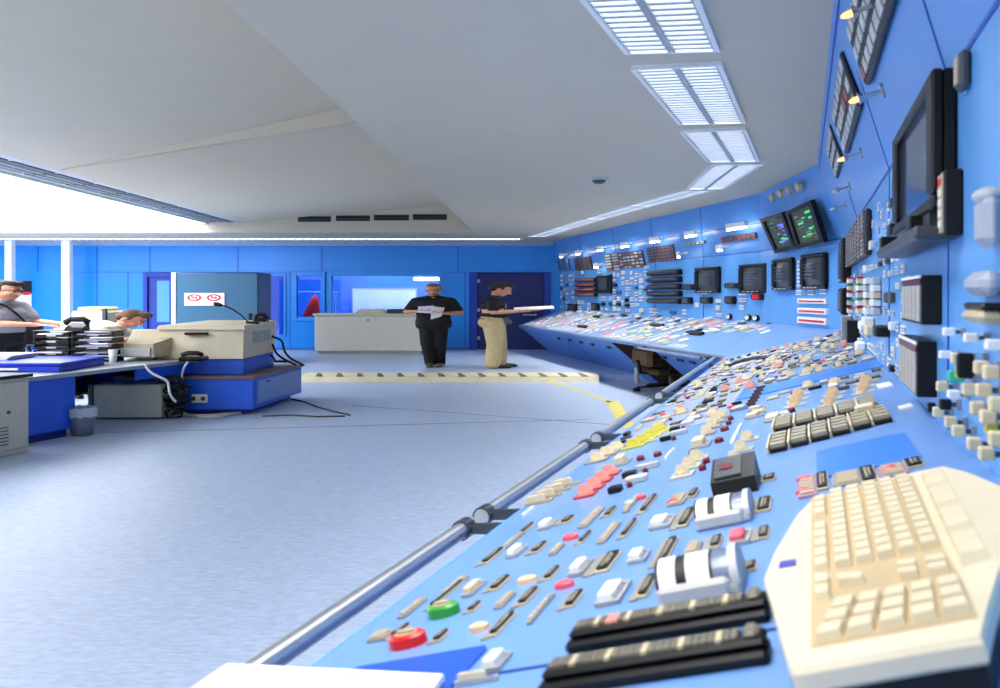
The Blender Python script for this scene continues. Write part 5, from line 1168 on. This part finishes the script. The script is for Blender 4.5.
# ================================================================ PEOPLE
def capsule(m, a, b, r0, r1=None, n=14):
    r1 = r0 if r1 is None else r1; a, b = V(a), V(b)
    m.cyl(a, b, r0, r1, n); m.sph(a, r0, 0, None, n, 8); m.sph(b, r1, 0, None, n, 8)
def blob(m, voxel, it, f=.5):
    me = bpy.data.meshes.new('tmp'); me.from_pydata(m.v, [], m.f); o = bpy.data.objects.new('tmp', me); COL.objects.link(o)
    rm = o.modifiers.new('r', 'REMESH'); rm.mode = 'VOXEL'; rm.voxel_size = voxel; rm.use_smooth_shade = True
    s_ = o.modifiers.new('s', 'SMOOTH'); s_.factor = f; s_.iterations = it
    dg = bpy.context.evaluated_depsgraph_get(); out = bpy.data.meshes.new_from_object(o.evaluated_get(dg))
    bpy.data.objects.remove(o); bpy.data.meshes.remove(me); return out
def hand(m, wr, d, nrm, side, curl=.35):
    # wr wrist, d finger direction, nrm palm normal (curl towards it), side: towards the thumb
    wr, d, nrm = V(wr), V(d).normalized(), V(nrm); nrm = (nrm - d * nrm.dot(d)).normalized(); s = V(side); s = (s - d * s.dot(d) - nrm * s.dot(nrm)).normalized()
    for k, o in enumerate((.03, .01, -.011, -.03)):
        kn = wr + d * (.088 - .006 * abs(k - 1)) + s * o; capsule(m, wr + s * o * .6 + d * .012, kn, .0125, .0115, 8)
        p = kn; a = curl * .6; L = (.072, .08, .074, .058)[k]
        for fr_, r in ((.45, .0092), (.31, .0084), (.24, .0076)):
            q = p + (d * cos(a) + nrm * sin(a)) * L * fr_; capsule(m, p, q, r, r * .92, 8); p = q; a += curl
    p = wr + d * .022 + s * .024; q = p + (d * .62 + s * .7 + nrm * .25).normalized() * .042; capsule(m, p, q, .0125, .0105, 8)
    e = q + (d * .85 + s * .25 + nrm * .35).normalized() * .032; capsule(m, q, e, .0098, .0085, 8)
def person(label, loc, rz, J, sk, shirt, trs, shoe, hair, hstyle='short', extra=None, girth=1.0, tuck=True, hs=1.0, bag=1.0, ank=.07):
    t = thing('person', label, 'person', loc, None, rz)
    MW = W[t]
    def add(nm, me, m, lab=None):
        me.transform(S(K, K, 1)); me.materials.clear(); me.materials.append(m); me.name = nm
        for p in me.polygons: p.use_smooth = True
        return link(nm, me, t, MW, lab)
    g = girth; pel, wai, che, nek = (V(J[k]) for k in ('pelvis', 'waist', 'chest', 'neck')); sx = V((1, 0, 0)).normalized()
    ax = V(J.get('across', (1, 0, 0))).normalized()
    shL, shR = V(J['shL']), V(J['shR'])
    def torso(m, e, low=True):
        for c, w_, r in ((pel, .075 * g, .118 * g), (wai, .065 * g, .112 * g), (che, .085, .112)):
            if c is pel and not low: continue
            capsule(m, c - ax * w_, c + ax * w_, r + e)
        for s_ in (-1, 1):
            if low: capsule(m, pel + ax * s_ * .07 * g, wai + ax * s_ * .065 * g, .114 * g + e, .11 * g + e); capsule(m, wai + ax * s_ * .065 * g, che + ax * s_ * .08, .11 * g + e, .11 + e)
        for sh in (shL, shR): capsule(m, che, sh, .095 + e * .6, .058 + e); capsule(m, nek + V((0, 0, -.02)), sh, .05 + e * .5, .055 + e)
    # ---- body: one continuous surface
    b = MB(); torso(b, 0)
    capsule(b, nek - V((0, 0, .03)), J['head'], .056, .052)
    for q in 'LR':
        sh, el, wr = V(J['sh' + q]), V(J['el' + q]), V(J['wr' + q]); capsule(b, sh, el, .053, .042); capsule(b, el, el.lerp(wr, .35), .043, .042); capsule(b, el.lerp(wr, .35), wr, .042, .027)
        hd = J['hand' + q]; hand(b, wr, *hd)
        hp, kn, an = V(J['hip' + q]), V(J['kn' + q]), V(J['an' + q]); capsule(b, hp, kn, .088, .058); capsule(b, kn, kn.lerp(an, .35), .056, .06); capsule(b, kn.lerp(an, .35), an, .058, .04)
        td = V(J.get('toe', (0, -1, 0))); capsule(b, an + V((0, 0, -.04)), an + td * .13 + V((0, 0, -.05)), .035, .03)
    # head, built around its own centre (face towards -y) and tilted
    hm = MB(); H = V(J['head']); R = T(H) @ Euler(J.get('tilt', (0, 0, 0))).to_matrix().to_4x4() @ S(hs, hs, hs)
    hm.sph((0, .012, .035), (.076, .096, .088), n=24, m=16); hm.sph((0, -.02, -.035), (.064, .078, .085), n=20, m=14); hm.sph((0, -.045, -.085), (.042, .045, .035), n=16, m=10)
    capsule(hm, (0, -.09, .012), (0, -.112, -.025), .010, .0155, 10); hm.sph((0, -.1, -.03), (.018, .012, .01))
    for s_ in (-1, 1):
        hm.sph((s_ * .079, .012, -.01), (.011, .022, .034)); capsule(hm, (s_ * .012, -.09, .028), (s_ * .042, -.08, .03), .010, .009, 8); hm.sph((s_ * .042, -.068, -.028), (.022, .02, .02))
        capsule(hm, (0, -.093, -.06), (s_ * .02, -.086, -.062), .0085, .006, 8)
    b.v += [tuple(R @ V(p)) for p in hm.v]; o = len(b.v) - len(hm.v); b.f += [[i + o for i in f] for f in hm.f]
    add('body', blob(b, .0062, 2), sk)
    # ---- eyes, brows, mouth
    for s_ in (-1, 1):
        e = MB(); e.sph((s_ * .03, -.0865, .008), (.0125, .008, .007), 0, R); add('eye', e.mesh('eye', [WHITE]), WHITE)
        e = MB(); e.sph((s_ * .03, -.0935, .008), (.0055, .003, .0058), 0, R); add('pupil', e.mesh('pupil', [BLACK]), BLACK)
        e = MB(); e.tube([R @ V(p) for p in ((s_ * .013, -.099, .03), (s_ * .03, -.098, .036), (s_ * .047, -.088, .03))], .0042, 6); add('eyebrow', e.mesh('eyebrow', [hair]), hair)
    e = MB(); e.tube([R @ V(p) for p in ((-.022, -.094, -.061), (0, -.102, -.0605), (.022, -.094, -.061))], [.002, .004, .002], 6); add('mouth', e.mesh('mouth', [BLACK]), mat('lip rose', (150, 84, 76), .6))
    # ---- hair
    h = MB()
    if hstyle == 'bald':
        for s_ in (-1, 1): h.sph((s_ * .062, .035, .01), (.02, .055, .04)); 
        h.sph((0, .085, .0), (.06, .025, .045))
    elif hstyle == 'thin':
        h.sph((0, .05, .05), (.079, .07, .074), n=20, m=12)
        for s_ in (-1, 1): h.sph((s_ * .064, .03, .02), (.018, .05, .045))
        h.sph((0, .0, .09), (.058, .06, .035))
    else:
        h.sph((0, .03, .055), (.083, .09, .08), n=20, m=12); h.sph((0, .06, .0), (.076, .056, .07)); h.sph((0, -.05, .098), (.066, .04, .03))
        for s_ in (-1, 1): h.sph((s_ * .068, .02, .025), (.016, .045, .045)); h.sph((s_ * .03, -.03, .115), (.04, .05, .024))
    h.v = [tuple(R @ V(p)) for p in h.v]; add('hair', blob(h, .008, 2), hair)
    # ---- clothes
    m = MB(); torso(m, .014, not tuck)
    if not tuck: capsule(m, pel + V((-.08 * g, 0, -.06)), pel + V((.08 * g, 0, -.06)), .125 * g)
    for q in 'LR':
        sh, el = V(J['sh' + q]), V(J['el' + q]); capsule(m, sh, sh.lerp(el, .72), .072, .062)
    add('shirt', blob(m, .012, 3), shirt)
    cl = MB(); n = nek + V((0, -.005, .012)); cl.tube([(n.x + .062 * cos(a), n.y + .062 * sin(a), n.z - .012 * sin(-a)) for a in [2 * pi * k / 16 for k in range(17)]], .011, 8); add('collar', cl.mesh('collar', [shirt]), shirt)
    m = MB(); capsule(m, pel - ax * .075 * g, pel + ax * .075 * g, .126 * g * bag); u_ = pel.lerp(wai, .45); capsule(m, u_ - ax * .07 * g, u_ + ax * .07 * g, .124 * g)
    for q in 'LR':
        hp, kn, an = V(J['hip' + q]), V(J['kn' + q]), V(J['an' + q]); mid = kn.lerp(an, .5)
        capsule(m, hp, kn, .104 * g * bag, .08 * bag); capsule(m, kn, mid, .079 * bag, (ank + .006)); capsule(m, mid, an + V((0, 0, -.02)), ank + .004, ank)
    add('trousers', blob(m, .012, 3), trs)
    for q in 'LR':
        an = V(J['an' + q]); td = V(J.get('toe', (0, -1, 0))); m = MB(); capsule(m, an + V((0, 0, -.035)) - td * .03, an + td * .14 + V((0, 0, -.048)), .048, .038); capsule(m, an + td * .05 + V((0, 0, -.04)), an + td * .16 + V((0, 0, -.055)), .047, .031)
        fl = [(p[0], p[1], max(p[2], an.z - .083)) for p in m.v]; m.v = fl; add('shoe', blob(m, .01, 2), shoe)
    if extra: extra(t, add, R)
    return t
SKIN = mat('skin', (222, 160, 128), .55, var=.08, scale=20); SKIN2 = mat('skin tan', (206, 140, 106), .55, var=.08, scale=20)
TEE = mat('black tee cloth', (24, 25, 28), .9, var=.2, scale=40); BLKT = mat('black trouser cloth', (22, 23, 28), .9, var=.2, scale=40)
KHAKI = mat('khaki cloth', (214, 190, 138), .9, var=.1, scale=16, bump=.05); SHIRTG = mat('grey shirt cloth', (178, 180, 190), .9, var=.06, scale=30); SHIRTW = mat('cream shirt cloth', (228, 220, 200), .9, var=.05, scale=30)
HAIRD = mat('dark hair', (44, 34, 28), .7, var=.3, scale=60); HAIRB = mat('brown hair', (98, 68, 42), .7, var=.3, scale=60); HAIRG = mat('grey brown hair', (96, 84, 74), .8, var=.3, scale=60)
SHOE = mat('dark shoe', (30, 28, 26), .5); SHOEG = mat('olive shoe', (84, 86, 56), .6)
YP = 20.2; z0 = .12
def legs(dx=.1, y=0, hip=.93, kn=.49, an=.088):
    return dict(hipL=(-dx, 0, hip), hipR=(dx, 0, hip), knL=(-dx - .005, -.015 + y, kn), knR=(dx + .005, -.015 + y, kn), anL=(-dx, .02 + y, an), anR=(dx, .02 + y, an))
# --- man in black reading papers, facing the camera
J = dict(pelvis=(0, 0, .95), waist=(0, -.015, 1.1), chest=(0, 0, 1.3), neck=(0, .0, 1.5), head=(0, -.05, 1.64), tilt=(radians(24), 0, 0), shL=(-.165, 0, 1.41), shR=(.165, 0, 1.41),
         elL=(-.265, -.03, 1.17), elR=(.27, -.04, 1.15), wrL=(-.13, -.26, 1.19), wrR=(.13, -.26, 1.15), handL=((.9, -.45, .1), (.2, .3, 1), (.1, -.6, .8), .3), handR=((-.85, -.5, .12), (-.2, .3, 1), (-.1, -.6, .8), .3), **legs(.07))
J['knL'] = (-.06, -.02, .49); J['anL'] = (-.035, .02, .088); J['knR'] = (.065, .0, .49); J['anR'] = (.06, .1, .088)
X1 = (433.5 - HX) / FPX * YP
person('balding man in black T-shirt and black trousers, standing and reading papers', (X1, YP, z0), 0, J, SKIN2, TEE, BLKT, SHOEG, HAIRG, 'thin', None, .92, False, 1.0, .92, .058)
def sheetthing(name, label, pts, m, loc, rz, cat='papers', th=.003, group=None, lines=None):
    t = thing(name, label, cat, (T(loc) @ RZ(rz) @ S(K, K, 1)) @ V(pts[0]), group)
    q = [(T(loc) @ RZ(rz) @ S(K, K, 1)) @ V(p) for p in pts]; n = (q[1] - q[0]).cross(q[3] - q[0]).normalized() * th
    part('page', MB().hexa([p - n for p in q], [p + n for p in q]), m, t)
    if lines:
        mm = MB()
        def bl(s_, r): return q[0].lerp(q[1], s_).lerp(q[3].lerp(q[2], s_), r)
        for k in range(lines):
            r = .15 + .7 * k / lines; a = [bl(.12, r), bl(.85, r), bl(.85, r + .03), bl(.12, r + .03)]; mm.hexa([p - n * 1.3 for p in a], [p + n * 1.3 for p in a])
        part('print_lines', mm, mat('print grey', (150, 150, 160), .8), t)
    return t
L1 = (X1, YP, z0)
sheetthing('paper_sheet', 'white paper sheet held level by the man in black, left sheet', [(-.13, -.33, 1.17), (.03, -.36, 1.15), (.03, -.3, 1.31), (-.13, -.27, 1.29)], PAPERB, L1, 0, lines=4, group='papers held by the man in black')
sheetthing('paper_sheet', 'folded white paper hanging from the right hand of the man in black', [(.0, -.365, 1.03), (.1, -.33, 1.09), (.13, -.29, 1.27), (.0, -.35, 1.3)], PAPER, L1, 0, group='papers held by the man in black')
# --- man in khaki trousers, profile to the right
J = dict(pelvis=(0, .02, .96), waist=(0, .0, 1.1), chest=(0, .02, 1.3), neck=(0, .0, 1.5), head=(0, -.065, 1.645), tilt=(radians(30), 0, 0), shL=(-.19, .01, 1.43), shR=(.19, .01, 1.43),
         elL=(-.22, -.0, 1.17), elR=(.22, -.03, 1.16), wrL=(-.12, -.25, 1.19), wrR=(.1, -.36, 1.2), handL=((.25, -.9, .1), (.2, .0, 1), (-.9, -.2, .2), .25), handR=((-.2, -.95, .08), (-.2, 0, 1), (.9, -.2, .2), .25), **legs(.09))
J['knL'] = (-.09, -.01, .5); J['anL'] = (-.09, .01, .088); J['knR'] = (.09, -.05, .5); J['anR'] = (.09, -.05, .088)
X2 = (494 - HX) / FPX * 20.0; L2 = (X2, 20.0, z0)
def ex2(t, add, R):
    m = MB(); m.box((-.135, -.1, 1.0), (.05, .1, .13), b=.015); m.box((-.135, -.155, .97), (.04, .05, .09), b=.012); add('belt_pouch', m.mesh('belt_pouch', [DKGREY]), mat('grey pouch', (90, 94, 100), .6))
    m = MB(); m.tube([(.118 * 1.6 * cos(a), .02 + .14 * sin(a), 1.035) for a in [2 * pi * k / 24 for k in range(25)]], .016, 6); add('belt', m.mesh('belt', [BLACK]), BLACK)
    m = MB(); m.box((-.1, -.118, 1.3), (.1, .012, .1), 0, b=.004); add('shirt_print', m.mesh('shirt_print', [GREY]), mat('faded print', (150, 160, 140), .9, var=.4, scale=40))
person('man in black T-shirt and khaki trousers, standing in profile with clipboard', L2, pi / 2, J, SKIN, TEE, KHAKI, SHOE, HAIRD, 'short', ex2, 1.08, True, 1.14, 1.08, .08)
sheetthing('clipboard', 'open white folder held out by the man in khaki trousers', [(-.16, -.2, 1.22), (-.1, -.6, 1.25), (.2, -.6, 1.295), (.2, -.2, 1.255)], PAPER, L2, pi / 2, 'folder', .008, None, 5)
# --- man in grey shirt at the left edge, facing right
J = dict(pelvis=(0, .0, 1.0), waist=(0, -.01, 1.16), chest=(0, -.01, 1.37), neck=(0, -.03, 1.57), head=(0, -.06, 1.715), tilt=(radians(12), 0, radians(-8)), shL=(-.19, -.02, 1.5), shR=(.19, -.02, 1.5),
         elL=(-.24, -.15, 1.25), elR=(.22, -.14, 1.25), wrL=(-.13, -.37, 1.23), wrR=(.1, -.4, 1.235), handL=((.15, -.95, -.12), (0, .1, -1), (.9, 0, 0), .25), handR=((-.15, -.95, -.12), (0, .1, -1), (-.9, 0, 0), .25), **legs(.1, 0, .98, .52))
def ex3(t, add, R):
    m = MB(); m.tube([(-.13, -.05, 1.56), (-.1, -.12, 1.5), (-.03, -.145, 1.4), (.06, -.15, 1.28), (.09, -.145, 1.22)], .011, 6); add('lanyard', m.mesh('lanyard', [BLACK]), BLACK)
    m = MB()
    for s_ in (-1, 1): m.tube([R @ V((s_ * .03 + .02 * cos(a), -.102, .006 + .014 * sin(a))) for a in [2 * pi * k / 14 for k in range(15)]], .003, 5); m.tube([R @ V((s_ * .05, -.1, .01)), R @ V((s_ * .078, -.05, .012)), R @ V((s_ * .082, .01, .008))], .0028, 5)
    m.tube([R @ V((-.01, -.104, .01)), R @ V((.01, -.104, .01))], .003, 5); add('glasses', m.mesh('glasses', [BLACK]), BLACK)
person('man in light grey shirt with lanyard and glasses, leaning on the file trays', ((1 - HX) / FPX * 13.6 - .12, 13.75, 0), pi / 2 - .12, J, SKIN, SHIRTG, BLKT, SHOE, HAIRD, 'short', ex3, 1.05, True, 1.1)
# --- seated man bent over the desk
J = dict(pelvis=(0, .1, .84), waist=(0, -.0, 1.02), chest=(0, -.2, 1.11), neck=(0, -.35, 1.14), head=(0, -.46, 1.26), tilt=(radians(42), 0, 0), shL=(-.18, -.27, 1.1), shR=(.18, -.27, 1.1),
         elL=(-.25, -.42, .9), elR=(.25, -.42, .9), wrL=(-.1, -.56, .97), wrR=(.1, -.57, .97), handL=((.3, -.8, .5), (.3, .4, .8), (.6, 0, .6), .4), handR=((-.3, -.8, .5), (-.3, .4, .8), (-.6, 0, .6), .4),
         hipL=(-.1, .08, .82), hipR=(.1, .08, .82), knL=(-.12, -.32, .62), knR=(.12, -.32, .62), anL=(-.12, -.25, .088), anR=(.12, -.25, .088))
person('brown-haired man in a cream shirt, seated and bent forward over the desk', ((131 - HX) / FPX * 15.5 - K * .46, 15.5, 0), pi / 2, J, SKIN, SHIRTW, BLKT, SHOE, HAIRB, 'short', None, 1.05, True, 1.15)
